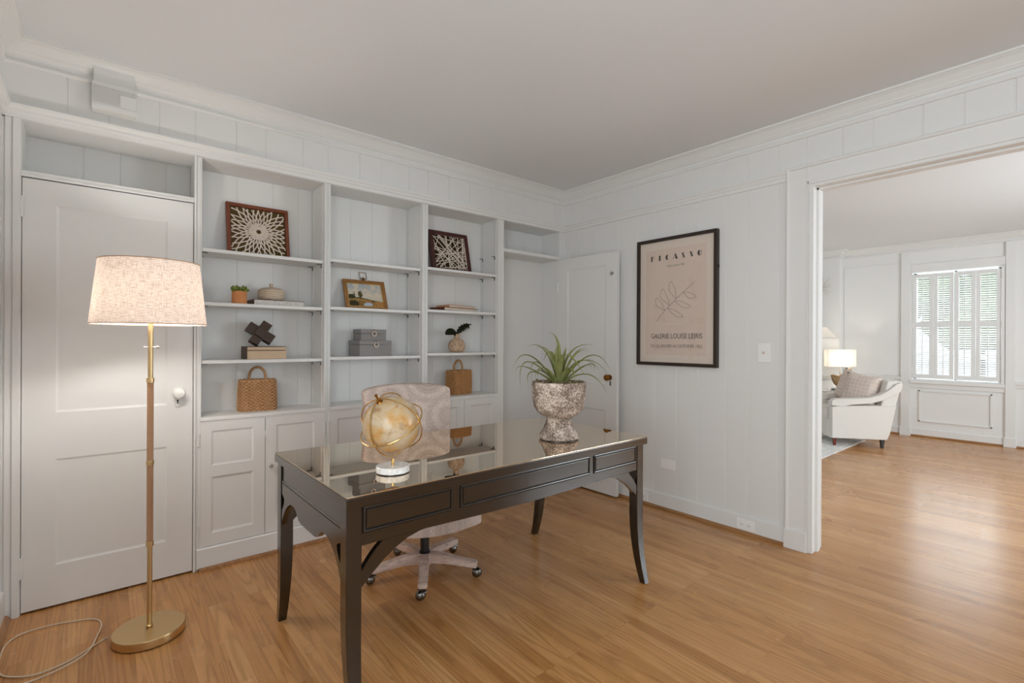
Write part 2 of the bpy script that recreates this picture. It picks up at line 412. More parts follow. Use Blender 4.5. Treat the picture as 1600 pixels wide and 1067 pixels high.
def obj(name, bm, m, parent=None, local=False, sub=0, matrix=None, smooth=True, angle=38):
    if matrix is not None: bm.transform(matrix)
    if parent is not None and not local:
        bm.transform(ROOTM[parent.name].inverted())
    ca = rad(angle)
    for f in bm.faces: f.smooth = smooth
    for e in bm.edges:
        if len(e.link_faces) == 2:
            try: e.smooth = e.calc_face_angle() < ca
            except ValueError: pass
    me = bpy.data.meshes.new(name); bm.to_mesh(me); bm.free()
    me.materials.append(M[m] if isinstance(m, str) else m)
    o = bpy.data.objects.new(name, me); COL.objects.link(o)
    if parent is not None:
        o.parent = parent; ROOTM[o.name] = ROOTM[parent.name]
    else: ROOTM[o.name] = Matrix.Identity(4)
    if not sub:
        wn = o.modifiers.new('normals', 'WEIGHTED_NORMAL'); wn.keep_sharp = True; wn.weight = 100
    if sub:
        s = o.modifiers.new('soft', 'SUBSURF'); s.levels = sub; s.render_levels = sub
    return o

def tag(o, label=None, cat=None, group=None, kind=None):
    if label: o['label'] = label
    if cat: o['category'] = cat
    if group: o['group'] = group
    if kind: o['kind'] = kind
    return o

def thing(name, label, cat, loc=(0, 0, 0), rotz=0, group=None):
    o = bpy.data.objects.new(name, None); COL.objects.link(o); o.location = loc; o.rotation_euler = (0, 0, rotz)
    o.empty_display_size = .05
    ROOTM[o.name] = Matrix.Translation(loc) @ Matrix.Rotation(rotz, 4, 'Z')
    return tag(o, label, cat, group)

def struct(name, bm, m, parent=None, label=None, **kw):
    o = obj(name, bm, m, parent, **kw)
    if parent is None: tag(o, label, None, None, 'structure')
    return o

# ------------------------------------------------------------------ dimensions (metres)
YA, XB, XL, CE = 3.15, 3.275, -.335, 2.62       # face of the bookcase wall, poster wall, left wall, ceiling
YBK, XF = -1.7, 8.5                             # wall behind the viewer, far wall of the next room
XB2 = 3.41
OY, OZ = 1.105, 2.22                            # the wide opening
BACK = 3.39

# ------------------------------------------------------------------ floor and ceiling
b = NB(); box(b, XL - .15, XF + .15, YBK - .15, 4.4, -.05, 0); struct('floor', b, 'oak', label='honey oak strip floor running through both rooms')
b = NB(); box(b, XL - .15, XF + .15, YBK - .15, 4.4, CE, CE + .06); struct('ceiling', b, 'ceil', label='plain white ceiling')

# ------------------------------------------------------------------ grooved board surfaces
def grooved(c0, c1, cuts, z0, z1, face, axis, sign, thick, gw=.0036, gd=.0034):
    """outline of a V-grooved board wall. axis 'y' -> wall runs along x with its face at y=face; sign points out of the wall"""
    pts = [(c0, face)]
    for g in cuts:
        if c0 + gw < g < c1 - gw:
            pts += [(g - gw, face), (g - gw * .35, face - sign * gd), (g + gw * .35, face - sign * gd), (g + gw, face)]
    pts += [(c1, face), (c1, face - sign * thick), (c0, face - sign * thick)]
    b = NB()
    if axis == 'x': pts = [(q, p) for p, q in pts]
    prism(b, pts, 'z', z0, z1)
    return b

# bookcase wall: frieze of boards above the cases, side strips, solid back
FR = [-.119, .035, .237, .396, .595, .749, .958, 1.112, 1.322, 1.475, 1.685, 1.841, 2.02, 2.212, 2.418, 2.577, 2.782, 2.924, 3.145]
b = grooved(XL, XB, FR, 2.262, CE, YA, 'y', -1, .30)
NICHE = [-.064, .085, .288]
t = grooved(XL, .404, NICHE, 0, 2.262, BACK, 'y', -1, .06); merge(b, t)
t = grooved(2.56, XB, [2.60, 2.80, 3.0], 2.03, 2.262, BACK, 'y', -1, .06); merge(b, t)
box(b, .404, 2.56, BACK + .012, BACK + .06, 0, 2.262)
box(b, 2.56, XB, BACK, BACK + .06, 0, 2.03)
box(b, XL, -.272, YA, BACK, 0, 2.262)                       # filler strip at the left of the closet door
box(b, 3.212, XB, YA, BACK, 0, 2.262)                       # strip at the corner
box(b, -.272, .404, YA, BACK, 2.006, 2.034)                 # ledge above closet door
box(b, 2.56, 3.212, YA, BACK, 2.004, 2.031)                 # ledge above open doorway
box(b, -.272, .404, YA + .06, BACK, 0, .004)
struct('wall_back', b, 'wall', label='white board wall above and behind the built-in bookcases')

# poster wall with the wide opening
GB = [1.281, 1.472, 1.619, 1.825, 1.992, 2.178, 2.345, 2.531, 2.77, 2.931, 3.06]
GH = [.05, .24, .418, .578, .791, .938, 1.136]
b = grooved(OY, YA + .1, [OY + .02] + GB, 0, CE, XB, 'x', -1, XB2 - XB)
t = grooved(-1.2, OY, [-1.1, -.9, -.72, -.5, -.33, -.14] + GH, OZ, CE, XB, 'x', -1, XB2 - XB); merge(b, t)
t = grooved(YBK, -1.2, [-1.5, -1.35], 0, CE, XB, 'x', -1, XB2 - XB); merge(b, t)
struct('wall_right', b, 'wall', label='white vertical board wall with the wide opening')
# left wall, wall behind the viewer
W5 = (-.9, 1.0, .62, 2.2)          # window in the left wall, spans y from .9 to -1.0
b = grooved(.9, BACK + .06, [1.2, 1.5, 1.9, 2.2, 2.55, 2.9], 0, CE, XL, 'x', 1, .12)
t = grooved(YBK, -1.0, [-1.5, -1.3], 0, CE, XL, 'x', 1, .12); merge(b, t)
box(b, XL - .12, XL, -1.0, .9, 0, W5[2]); box(b, XL - .12, XL, -1.0, .9, W5[3], CE)
struct('wall_left', b, 'wall', label='white wall at the left edge')
W1 = (.0, 2.0, .62, 2.2)        # window behind the viewer
W4 = (4.4, 6.6, .55, 2.25)         # daylight window of the next room
b = NB()
def wall_holes(b, x0, x1, holes, y0, y1):
    xs = x0
    for hx0, hx1, hz0, hz1 in holes:
        box(b, xs, hx0, y0, y1, 0, CE); box(b, hx0, hx1, y0, y1, 0, hz0); box(b, hx0, hx1, y0, y1, hz1, CE); xs = hx1
    box(b, xs, x1, y0, y1, 0, CE)
wall_holes(b, XL - .1, XB2, [W1], YBK - .12, YBK); struct('wall_front', b, 'wall', label='white wall opposite the bookcases')
b = NB(); wall_holes(b, XB2, XF + .1, [W4], YBK - .12, YBK); struct('wall_near', b, 'wall2', label='near side wall of the next room')

# far wall of the next room with shuttered window
WY0, WY1, WZ0, WZ1 = .735, 1.602, .78, 2.215
b = NB()
box(b, XF, XF + .14, YBK, WY0, 0, CE); box(b, XF, XF + .14, WY1, 4.3, 0, CE); box(b, XF, XF + .14, WY0, WY1, 0, WZ0); box(b, XF, XF + .14, WY0, WY1, WZ1, CE)
struct('wall_far', b, 'wall2', label='pale panelled wall of the next room with a shuttered window')
b = NB(); box(b, 8.31, XF, 2.41, 4.0, 0, CE); struct('wall_chimney', b, 'wall2', label='projecting chimney breast of the next room')
b = NB(); box(b, XB2, XF, 4.2, 4.3, 0, CE); struct('wall_side', b, 'wall2', label='side wall of the next room')

# ------------------------------------------------------------------ mouldings
CROWN = [(0, 2.505), (.010, 2.507), (.015, 2.515), (.012, 2.526), (.006, 2.530), (.006, 2.548), (.016, 2.551), (.019, 2.558), (.026, 2.562), (.031, 2.575), (.048, 2.594), (.062, 2.601), (.066, 2.607), (.075, 2.609), (.075, CE), (0, CE)]
RAIL = [(0, 2.264), (.012, 2.264), (.014, 2.285), (.020, 2.290), (.020, 2.302), (.028, 2.308), (.032, 2.320), (.030, 2.326), (0, 2.328)]
nt = [0]
def trim(b, m='paint', label=None):
    nt[0] += 1; return struct('trim_%d' % nt[0], b, m, label=label)
b = NB(); prism(b, [(YA - d, z) for d, z in CROWN], 'x', XL, XB); trim(b, label='crown moulding over the bookcases')
b = NB(); prism(b, [(XB - d, z) for d, z in CROWN], 'y', YBK, YA); trim(b, label='crown moulding over the poster wall')
b = NB(); prism(b, [(XL + d, z) for d, z in CROWN], 'y', YBK, YA); trim(b, label='crown moulding on the left wall')
b = NB(); prism(b, [(YA - d, z) for d, z in RAIL], 'x', XL, XB); trim(b, label='moulding along the top of the bookcases')
b = NB(); prism(b, [(XB - d, z) for d, z in RAIL], 'y', 1.232, YA); trim(b, label='picture rail above the poster')
b = NB(); prism(b, [(XL + d, z) for d, z in RAIL], 'y', YBK, YA); trim(b, label='rail on the left wall')
# opening casing
b = NB()
prism(b, [(q, p) for p, q in [(1.232, XB), (1.232, XB - .026), (1.224, XB - .030), (1.216, XB - .026), (1.212, XB - .020), (1.196, XB - .018), (1.128, XB - .018), (1.120, XB - .022), (1.108, XB - .022), (1.105, XB - .014), (1.105, XB)]], 'z', 0, OZ + .117)
# header casing
prism(b, [(XB, OZ + .10), (XB - .020, OZ + .098), (XB - .018, OZ + .085), (XB - .018, OZ + .020), (XB - .022, OZ + .014), (XB - .022, OZ - .004), (XB, OZ - .004)], 'y', -1.3, 1.112)
prism(b, [(XB, OZ + .1185), (XB - .0268, OZ + .1185), (XB - .0308, OZ + .110), (XB - .0268, OZ + .102), (XB - .021, OZ + .098), (XB, OZ + .098)], 'y', -1.3, 1.2326)
box(b, XB - .032, XB + .004, 1.112, 1.236, 0, .118, .003)
trim(b, label='moulded casing of the wide opening')
b = NB()
box(b, XB - .0115, XB2 + .0115, OY - .022, OY + .006, 0, OZ + .004, .002); box(b, XB + .045, XB + .085, OY - .034, OY - .02, 0, OZ - .02, .002)
box(b, XB - .012, XB2 + .012, -1.2, OY + .006, OZ - .022, OZ + .006, .002); box(b, XB + .045, XB + .085, -1.2, OY - .02, OZ - .034, OZ - .02, .002)
box(b, XB2, XB2 + .02, OY - .015, OY + .11, 0, OZ + .11, .003)
trim(b, label='jamb of the wide opening')
# baseboards and oak shoe
b = NB(); prism(b, [(XB, 0.022), (XB - .016, .022), (XB - .016, .108), (XB - .011, .118), (XB, .121)], 'y', 1.236, YA); struct('baseboard_right', b, 'paint')
b = NB(); prism(b, [(XB - .002, 0), (XB - .022, 0), (XB - .022, .010), (XB - .014, .021), (XB - .002, .024)], 'y', 1.238, YA); trim(b, 'shoe', 'oak shoe moulding under the poster wall')
b = NB(); prism(b, [(XL, 0.022), (XL + .016, .022), (XL + .016, .118), (XL + .011, .128), (XL, .13)], 'y', YBK, YA); struct('baseboard_left', b, 'paint')
b = NB(); prism(b, [(XL + .002, 0), (XL + .036, 0), (XL + .034, .012), (XL + .022, .026), (XL + .002, .03)], 'y', YBK, YA - .02); trim(b, 'shoe', 'oak shoe moulding on the left wall')
b = NB(); prism(b, [(YA - .004, 0), (YA - .032, 0), (YA - .031, .010), (YA - .022, .018), (YA - .004, .020)], 'x', .418, 2.56); trim(b, 'shoe', 'oak shoe moulding under the bookcases')
# closet door casing on the bookcase wall
b = NB()
box(b, XL + .01, -.300, YA - .006, YA + .004, 0, 2.264, .002); box(b, -.300, -.2735, YA - .014, YA + .004, 0, 2.264, .003)
box(b, .3935, .404, YA - .010, YA + .03, 0, 2.264, .002)
box(b, -.2735, .3935, YA - .010, YA + .02, 2.006, 2.018, .002); box(b, -.2735, .3935, YA - .006, YA + .02, 2.018, 2.034, .002)
trim(b, label='casing around the closed closet door')
b = NB()
box(b, 2.5605, 3.213, YA - .012, YA + .02, 2.006, 2.032, .002); box(b, 3.207, 3.240, YA - .008, YA + .01, 0, 2.264, .002)
trim(b, label='frame above the open door')

b = NB(); box(b, 2.795, 3.132, YA - .003, YA + .004, 2.335, 2.484, .001); trim(b, label='small flush board panel high in the corner')
def mitred(b, path, prof):
    """sweep a (projection, height) profile along a floor-plan path with mitred corners; it projects to the left of the path"""
    tm = bmesh.new(); rows = []
    for i, p in enumerate(path):
        ns = []
        for a, c in ((i - 1, i), (i, i + 1)):
            if 0 <= a and c < len(path):
                d = Vector((path[c][0] - path[a][0], path[c][1] - path[a][1])).normalized(); ns.append(Vector((-d.y, d.x)))
        n = ns[0] if len(ns) == 1 else (ns[0] + ns[1]) / (1 + ns[0].dot(ns[1]))
        rows.append([tm.verts.new((p[0] + n.x * d, p[1] + n.y * d, z)) for d, z in prof])
    k = len(prof)
    for A, B in zip(rows, rows[1:]):
        for j in range(k): tm.faces.new((A[j], A[(j + 1) % k], B[(j + 1) % k], B[j]))
    tm.faces.new(rows[0]); tm.faces.new(rows[-1][::-1]); bmesh.ops.recalc_face_normals(tm, faces=tm.faces); merge(b, tm)
# next room mouldings
b = NB(); mitred(b, [(XF, YBK), (XF, 2.41), (8.31, 2.41), (8.31, 4.2)], [(d * 1.2, z) for d, z in CROWN])
trim(b, label='crown moulding of the next room')
b = NB()
box(b, XF - .03, XF, 1.620, 1.722, 0, 2.51, .006); box(b, XF - .03, XF, .612, .70, 0, 2.51, .006)
box(b, XF - .022, XF, WY0 - .03, WY0, WZ0 - .05, WZ1 + .02, .004); box(b, XF - .022, XF, WY1, WY1 + .02, WZ0 - .05, WZ1 + .02, .004)
box(b, XF - .022, XF, .70, 1.62, WZ1 + .005, WZ1 + .12, .004)
box(b, XF - .045, XF, .70, 1.62, WZ0 - .06, WZ0 - .012, .006)
box(b, XF - .018, XF, .70, 1.62, WZ0 - .12, WZ0 - .06, .004)
def rect_frame(b, y0, y1, z0, z1, w=.022, d=.016):
    box(b, XF - d, XF, y0, y1, z0, z0 + w, .004); box(b, XF - d, XF, y0, y1, z1 - w, z1, .004)
    box(b, XF - d, XF, y0, y0 + w, z0, z1, .004); box(b, XF - d, XF, y1 - w, y1, z0, z1, .004)
rect_frame(b, .81, 1.53, .205, .632)
rect_frame(b, 1.83, 2.36, .19, .62); rect_frame(b, 1.726, 2.404, .812, 2.372, .014, .008)
rect_frame(b, -.9, .5, .19, .62)
prism(b, [(XF, .715), (XF - .016, .72), (XF - .020, .75), (XF - .034, .765), (XF - .034, .79), (XF - .015, .80), (XF, .805)], 'y', 1.722, 2.41)
prism(b, [(XF, .715), (XF - .016, .72), (XF - .020, .75), (XF - .034, .765), (XF - .034, .79), (XF - .015, .80), (XF, .805)], 'y', YBK, .612)
prism(b, [(8.31, .715), (8.294, .72), (8.29, .75), (8.276, .765), (8.276, .79), (8.295, .80), (8.31, .805)], 'y', 2.40, 4.0)
trim(b, label='window casing, chair rail and panel mouldings of the next room')
b = NB(); prism(b, [(XF, .024), (XF - .018, .024), (XF - .018, .098), (XF - .012, .108), (XF, .11)], 'y', YBK, 2.41); box(b, 8.292, 8.31, 2.39, 4.0, .024, .11); box(b, XF - .040, XF, 1.61, 1.73, 0, .115, .004); box(b, XF - .04, XF, .60, .712, 0, .115, .004)
struct('baseboard_far', b, 'paint')
b = NB(); box(b, XF - .022, XF, YBK, 2.41, 0, .024, .006); trim(b, 'shoe', 'oak shoe moulding of the next room')

# ------------------------------------------------------------------ windows
def sash(name, x0, x1, z0, z1, y, label, mx=None):
    """a double hung window in a wall that runs along x; y is the wall's room face, the sash sits behind it"""
    b = NB(); f = .05; yy = y - .09
    box(b, x0, x1, yy, y, z0, z0 + .03, .003); box(b, x0, x1, yy, y, z1 - .03, z1, .003); box(b, x0, x0 + .03, yy, y, z0, z1, .003); box(b, x1 - .03, x1, yy, y, z0, z1, .003)
    box(b, x0, x1, yy + .01, yy + .05, (z0 + z1) / 2 - .025, (z0 + z1) / 2 + .025, .003)
    n = 4
    for i in range(1, n):
        xx = x0 + (x1 - x0) * i / n; box(b, xx - (.03 if i == 2 else .012), xx + (.03 if i == 2 else .012), yy + .01, yy + .045, z0, z1)
    for i in (1, 3):
        zz = z0 + (z1 - z0) * i / 4; box(b, x0, x1, yy + .015, yy + .04, zz - .012, zz + .012)
    box(b, x0 - .1, x0, y, y + .02, z0 - .1, z1 + .1, .003); box(b, x1, x1 + .1, y, y + .02, z0 - .1, z1 + .1, .003); box(b, x0, x1, y, y + .02, z1, z1 + .1, .003); box(b, x0 - .12, x1 + .12, y, y + .05, z0 - .03, z0, .003)
    w = struct(name, b, 'paint', label=label, matrix=mx)
    b = NB(); box(b, x0 + .03, x1 - .03, yy + .024, yy + .028, z0 + .03, z1 - .03); obj('window_glass', b, 'pane', w, matrix=mx)
sash('window_1', *W1, YBK, 'sash window opposite the bookcases')
sash('window_4', *W5, YBK, 'sash window in the left wall', Matrix.Translation((XL - YBK, 0, 0)) @ Matrix.Rotation(rad(-90), 4, 'Z'))
sash('window_2', *W4, YBK, 'sash window of the next room')
b = NB()
xx = XF + .08
box(b, xx, xx + .05, WY0, WY1, WZ0, WZ0 + .04); box(b, xx, xx + .05, WY0, WY1, WZ1 - .03, WZ1); box(b, xx, xx + .05, WY0, WY0 + .035, WZ0, WZ1); box(b, xx, xx + .05, WY1 - .035, WY1, WZ0, WZ1)
box(b, xx, xx + .05, WY0, WY1, 1.075, 1.115); box(b, xx, xx + .04, 1.155, 1.18, WZ0, WZ1)
w = struct('window_3', b, 'paint', label='window behind the white shutters of the next room')
b = NB(); box(b, xx + .02, xx + .024, WY0 + .03, WY1 - .03, WZ0 + .03, WZ1 - .03); obj('window_glass', b, 'pane', w)

sh = thing('plantation_shutters', 'white plantation shutters of four louvred panels over the window in the next room', 'shutters', (XF, 1.17, WZ0))
edges = [1.600, 1.380, 1.174, .968, .738]
for i in range(4):
    y1, y0 = edges[i] - (.0035 if i == 2 else .0012), edges[i + 1] + (.0035 if i == 1 else .0012)
    xa, xb = XF - .004, XF + .022
    b = NB(); st = .042; zl, zm0, zm1, zh = WZ0 + .012, 1.478, 1.548, WZ1 - .022
    box(b, xa, xb, y0, y0 + st, zl, zh, .002); box(b, xa, xb, y1 - st, y1, zl, zh, .002)
    box(b, xa, xb, y0 + st, y1 - st, zl, zl + .055, .002); box(b, xa, xb, y0 + st, y1 - st, zh - .05, zh, .002); box(b, xa, xb, y0 + st, y1 - st, zm0, zm1, .002)
    p = obj('shutter_panel', b, 'paint', sh)
    for za, zb in ((zl + .055, zm0), (zm1, zh - .05)):
        b = NB(); n = int(round((zb - za) / .0285)); s = (zb - za) / n
        for q in range(n):
            zc = za + (q + .5) * s
            m4 = Matrix.Translation(((xa + xb) / 2, 0, zc)) @ Matrix.Rotation(rad(-28), 4, 'Y')
            box(b, -.017, .017, y0 + st, y1 - st, -.003, .003, .0015, 1, matrix=m4)
        o = obj('louvre_slats', b, 'paint', p)
        b = NB(); yc = (y0 + y1) / 2; box(b, xa - .022, xa - .013, yc - .005, yc + .005, za + .01, zb - .01, .002); obj('tilt_rod', b, 'paint', p)
    if i in (0, 3):
        for zc in (.9, 1.5, 2.1):
            b = NB(); yy = y1 + .002 if i == 0 else y0 - .002
            box(b, xa - .006, xa + .004, yy - .008, yy + .008, zc - .035, zc + .035, .002); obj('hinge', b, 'paint', p)

# ------------------------------------------------------------------ closed closet door (left) and open door (corner)
PANEL_ROWS = [(.185, .69), (.905, 1.885)]
def knob_lathe(b, c, axis, m_scale=1.):
    prof = [(0, .0), (.024, .0), (.025, .003), (.012, .006), (.010, .022), (.020, .028), (.027, .038), (.0275, .046), (.022, .056), (.010, .061), (0, .062)]
    R = Matrix.Rotation(rad(90), 4, 'X') if axis == '-y' else Matrix.Rotation(rad(-90), 4, 'Y')
    lathe(b, [(r * m_scale, z * m_scale) for r, z in prof], c, 28, matrix=R)
b = NB(); panelled(b, .66, 1.992, .035, [(.112, .548)], PANEL_ROWS, .010, .016)
d1 = obj('door_1', b, 'paint', matrix=Matrix.Translation((-.2695, YA + .003, .011))); tag(d1, 'closed white two-panel closet door behind the floor lamp', kind='structure')
b = NB(); knob_lathe(b, (.325, YA + .003, .982), '-y', 1.05); o = obj('door_knob', b, 'chrome', d1); o['label'] = 'white porcelain knob'
b = NB(); box(b, .311, .334, YA - .0015, YA + .003, .905, .958, .0012); kp = obj('keyhole_plate', b, 'paint', d1)
b = NB(); lathe(b, [(0, 0), (.0042, 0), (.0042, .003), (0, .003)], (.3225, YA - .0015, .940), 14, matrix=Matrix.Rotation(rad(90), 4, 'X')); box(b, .3205, .3245, YA - .004, YA - .001, .924, .938); obj('keyhole', b, 'dark_hole', kp)
for z in (1.868, .218):
    b = NB(); tube(b, [(-.272, YA - .008, z - .048), (-.272, YA - .008, z + .048)], .007, 10); box(b, -.280, -.272, YA - .008, YA - .002, z - .045, z + .045, .001)
    box(b, -.272, -.262, YA - .008, YA + .003, z - .045, z + .045, .001); obj('hinge', b, 'paint', d1)

b = NB(); panelled(b, .66, 1.985, .035, [(.112, .548)], PANEL_ROWS, .010, .016)
# local x runs from the free edge to the hinge, face looks towards -x
RZ = Matrix.Translation((3.188, 3.137, .013)) @ Matrix.Rotation(rad(-90), 4, 'Z')
d2 = obj('door_2', b, 'paint', matrix=RZ); tag(d2, 'open white door folded back against the poster wall', kind='structure')
b = NB(); knob_lathe(b, (3.188, 2.545, .972), '-x', .95); o = obj('door_knob', b, 'brass', d2); o['label'] = 'old brass knob'
b = NB(); box(b, 3.1865, 3.189, 2.532, 2.546, .905, .942, .001); o = obj('keyhole_cover', b, 'dark_steel', d2)
b = NB(); lathe(b, [(0, 0), (.014, 0), (.014, .003), (0, .004)], (3.188, 2.523, 1.822), 16, matrix=Matrix.Rotation(rad(-90), 4, 'Y'))
tube(b, catmull([(3.186, 2.523, 1.830), (3.168, 2.523, 1.832), (3.160, 2.523, 1.815), (3.168, 2.523, 1.800), (3.172, 2.523, 1.806)], 5), .003, 8); obj('robe_hook', b, 'steel', d2)
for z in (1.75, .30):
    b = NB(); tube(b, [(3.184, 3.139, z - .045), (3.184, 3.139, z + .045)], .006, 10); obj('hinge', b, 'paint', d2)

# ------------------------------------------------------------------ built-in bookcases
DOORZ = (.126, .806)
bays = [
    dict(x0=.4045, x1=1.112, i0=.430, i1=1.092, sh=(1.772, 1.474, 1.150), gr=[.645, .85, 1.003], lab='white built-in bookcase beside the closet door, with the cross-band art', low=True),
    dict(x0=1.112, x1=1.8195, i0=1.132, i1=1.796, sh=(1.791, 1.482, 1.157), gr=[1.357, 1.519, 1.718], lab='middle white built-in bookcase behind the chair, holding the small landscape painting', low=False),
    dict(x0=1.8195, x1=2.5595, i0=1.843, i1=2.500, sh=(1.810, 1.497, 1.173), gr=[2.03, 2.241, 2.40], lab='white built-in bookcase next to the open doorway, holding the small clay vase', low=False),
]
CT = .838
bays[0]['lab'] = 'white built-in bookcase beside the closed closet door, starburst art on its top shelf'
for bi, B in enumerate(bays):
    t = thing('bookcase', B['lab'], 'bookcase', ((B['x0'] + B['x1']) / 2, YA + .12, 0), 0, 'built-in bookcases')
    x0, x1, i0, i1 = B['x0'], B['x1'], B['i0'], B['i1']
    F = YA - .002
    for a, c in ((x0, i0), (i1, x1)):
        b = NB(); box(b, a, c, F, BACK, 0, 2.263, .0015, 1)
        # beads on the face of the stile
        mid = (a + c) / 2
        box(b, a + .002, a + .008, F - .004, F + .002, .13, 2.262, .002); box(b, c - .008, c - .002, F - .004, F + .002, .13, 2.262, .002)
        obj('side_panel', b, 'paint', t)
    bm = grooved(i0, i1, B['gr'], CT - .03, 2.262, BACK, 'y', -1, .010); obj('back_panel', bm, 'paint', t)
    b = NB(); box(b, i0 - .008, i1 + .008, YA - .010, BACK, CT - .022, CT, .003); box(b, i0 - .004, i1 + .004, YA - .005, YA + .02, CT - .032, CT - .02, .002); obj('countertop', b, 'paint', t)
    b = NB(); box(b, i0, i1, BACK - .03, BACK - .02, .03, CT - .03); box(b, i0, i1, YA + .02, BACK - .03, .10, .115); obj('cabinet_interior', b, 'paint', t)
    b = NB(); prism(b, [(YA + .012, .016), (YA - .016, .016), (YA - .016, .116), (YA - .010, .123), (YA + .012, .124)], 'x', x0 + .004, x1); obj('plinth_board', b, 'paint', t)
    for z in B['sh']:
        b = NB(); box(b, i0 + .002, i1 - .002, YA + .012, BACK - .002, z - .020, z, .003); s = obj('shelf', b, 'paint', t)
        for xx, sg in ((i0, 1), (i1, -1)):
            for yy in (YA + .040, BACK - .035):
                b = NB(); xa, xb = sorted((xx, xx + sg * .034)); box(b, xa, xb, yy - .006, yy + .006, z - .0245, z - .0205, .001)
                xa, xb = sorted((xx + sg * .001, xx + sg * .007)); box(b, xa, xb, yy - .006, yy + .006, z - .046, z - .022, .001)
                obj('shelf_bracket', b, 'dark_steel', s)
    # slotted pilaster strips
    for xx, sg in ((i0, 1), (i1, -1)):
        for yy in (YA + .040, BACK - .035):
            b = NB(); xa, xb = sorted((xx, xx + sg * .0035)); 
            box(b, xa, xb, yy - .008, yy - .004, CT, 2.258); box(b, xa, xb, yy + .004, yy + .008, CT, 2.258)
            z = CT + .012
            while z < 2.25:
                box(b, xa, xb, yy - .004, yy + .004, z, z + .0085); z += .0165
            ps = obj('pilaster_strip', b, 'paint', t)
            b = NB(); xa, xb = sorted((xx, xx + sg * .0006)); box(b, xa, xb, yy - .0045, yy + .0045, CT, 2.256); o = obj('slots', b, 'dark_steel', ps); o['label'] = 'dark slots'  # dark strip behind the openings imitates the shade inside them
    if bi == 2:
        for yy in (YA + .040, BACK - .035):
            b = NB(); z = 1.958; box(b, i1 - .034, i1, yy - .006, yy + .006, z, z + .004, .001); box(b, i1 - .007, i1 - .001, yy - .006, yy + .006, z - .022, z, .001); obj('shelf_bracket', b, 'dark_steel', t)
    # cabinet doors
    xm = (i0 + i1) / 2 - .002 if bi else .7515
    for di, (a, c) in enumerate(((i0 - .012, xm - .0015), (xm + .0015, i1 + .004))):
        W, H = c - a, DOORZ[1] - DOORZ[0]
        b = NB(); panelled(b, W, H, .02, [(.058, W - .058)], [(.065, .381), (.438, H - .045)], .011, .016)
        d = obj('cabinet_door', b, 'paint', t, matrix=Matrix.Translation((a, YA - .004, DOORZ[0])))
        hx = a if di == 0 else c
        for z in (.715, .215):
            b = NB(); tube(b, [(hx, YA - .009, z - .034), (hx, YA - .009, z + .034)], .0048, 8); box(b, hx - .007, hx + .007, YA - .007, YA - .003, z - .034, z + .034, .001); obj('hinge', b, 'paint', d)
        if di == 1:
            b = NB(); lathe(b, [(0, 0), (.011, 0), (.011, .002), (.005, .004), (.005, .014), (.010, .018), (.0115, .024), (.008, .029), (0, .030)], (a + .028, YA - .004, .522), 18, matrix=Matrix.Rotation(rad(90), 4, 'X')); obj('knob', b, 'steel', d)
            b = NB(); box(b, a - .004, a + .004, YA - .006, YA - .003, .700, .73, .001); obj('catch', b, 'paint', d)

# ------------------------------------------------------------------ chime box on the frieze
t = thing('door_chime_box', 'white ribbed chime box on the wall above the closet door', 'chime box', (.056, YA, 2.33))
b = NB(); box(b, -.030, .140, YA - .062, YA, 2.372, 2.505, .004); box(b, -.024, .134, YA - .04, YA, 2.505, 2.590, .003); obj('cover', b, 'paint', t)
b = NB(); box(b, -.030, .140, YA - .066, YA - .058, 2.372, 2.397, .002); obj('lower_lip', b, 'paint', t)
b = NB(); box(b, -.0255, .077, YA - .0632, YA - .055, 2.409, 2.489); box(b, .07, .1355, YA - .0632, YA - .055, 2.465, 2.489); obj('grille_recess', b, 'dark_steel', t)  # dark plate on the cover imitates shade between the grille bars
b = NB()
for i in range(13):
    z = 2.410 + i * .0062
    box(b, -.026, (.078 if i < 9 else .136), YA - .0655, YA - .060, z, z + .0042, .0006, 1)
obj('grille', b, 'paint', t)

# ------------------------------------------------------------------ switch plates and outlets on the poster wall
t = thing('light_switch', 'white toggle light switch plate between the poster and the opening', 'light switch', (XB, 1.368, 1.196))
b = NB(); box(b, XB - .007, XB, 1.329, 1.407, 1.136, 1.257, .003); obj('plate', b, 'white_plastic', t)
b = NB(); box(b, XB - .018, XB - .005, 1.363, 1.373, 1.190, 1.206, .002); o = obj('toggle', b, 'bone', t); o['label'] = 'grey toggle'
b = NB(); box(b, XB - .006, XB, 2.002, 2.121, .309, .380, .003); tag(obj('blank_wall_plate', b, 'white_plastic'), 'blank white wall plate low on the board wall right of the desk', 'wall plate')
def outlet(y0, y1, label):
    t = thing('wall_outlet', label, 'outlet', (XB - .016, (y0 + y1) / 2, .065))
    b = NB(); xf = XB - .016; box(b, xf - .007, xf, y0, y1, .030, .098, .003); obj('plate', b, 'white_plastic', t)
    for c in (.30, .70):
        yc = y0 + (y1 - y0) * c
        b = NB(); lathe(b, [(0, 0), (.016, 0), (.016, .002), (0, .0025)], (xf - .007, yc, .064), 18, matrix=Matrix.Rotation(rad(-90), 4, 'Y')); s = obj('socket', b, 'white_plastic', t)
        b = NB()
        for dz in (-.006, .006): box(b, xf - .0102, xf - .0092, yc - .001, yc + .007, .064 + dz - .001, .064 + dz + .001)
        box(b, xf - .0102, xf - .0092, yc - .009, yc - .005, .062, .066); obj('slots', b, 'dark_hole', s)
outlet(1.416, 1.531, 'white outlet in the baseboard beside the opening')
outlet(2.221, 2.335, 'white outlet in the baseboard behind the right front desk leg')

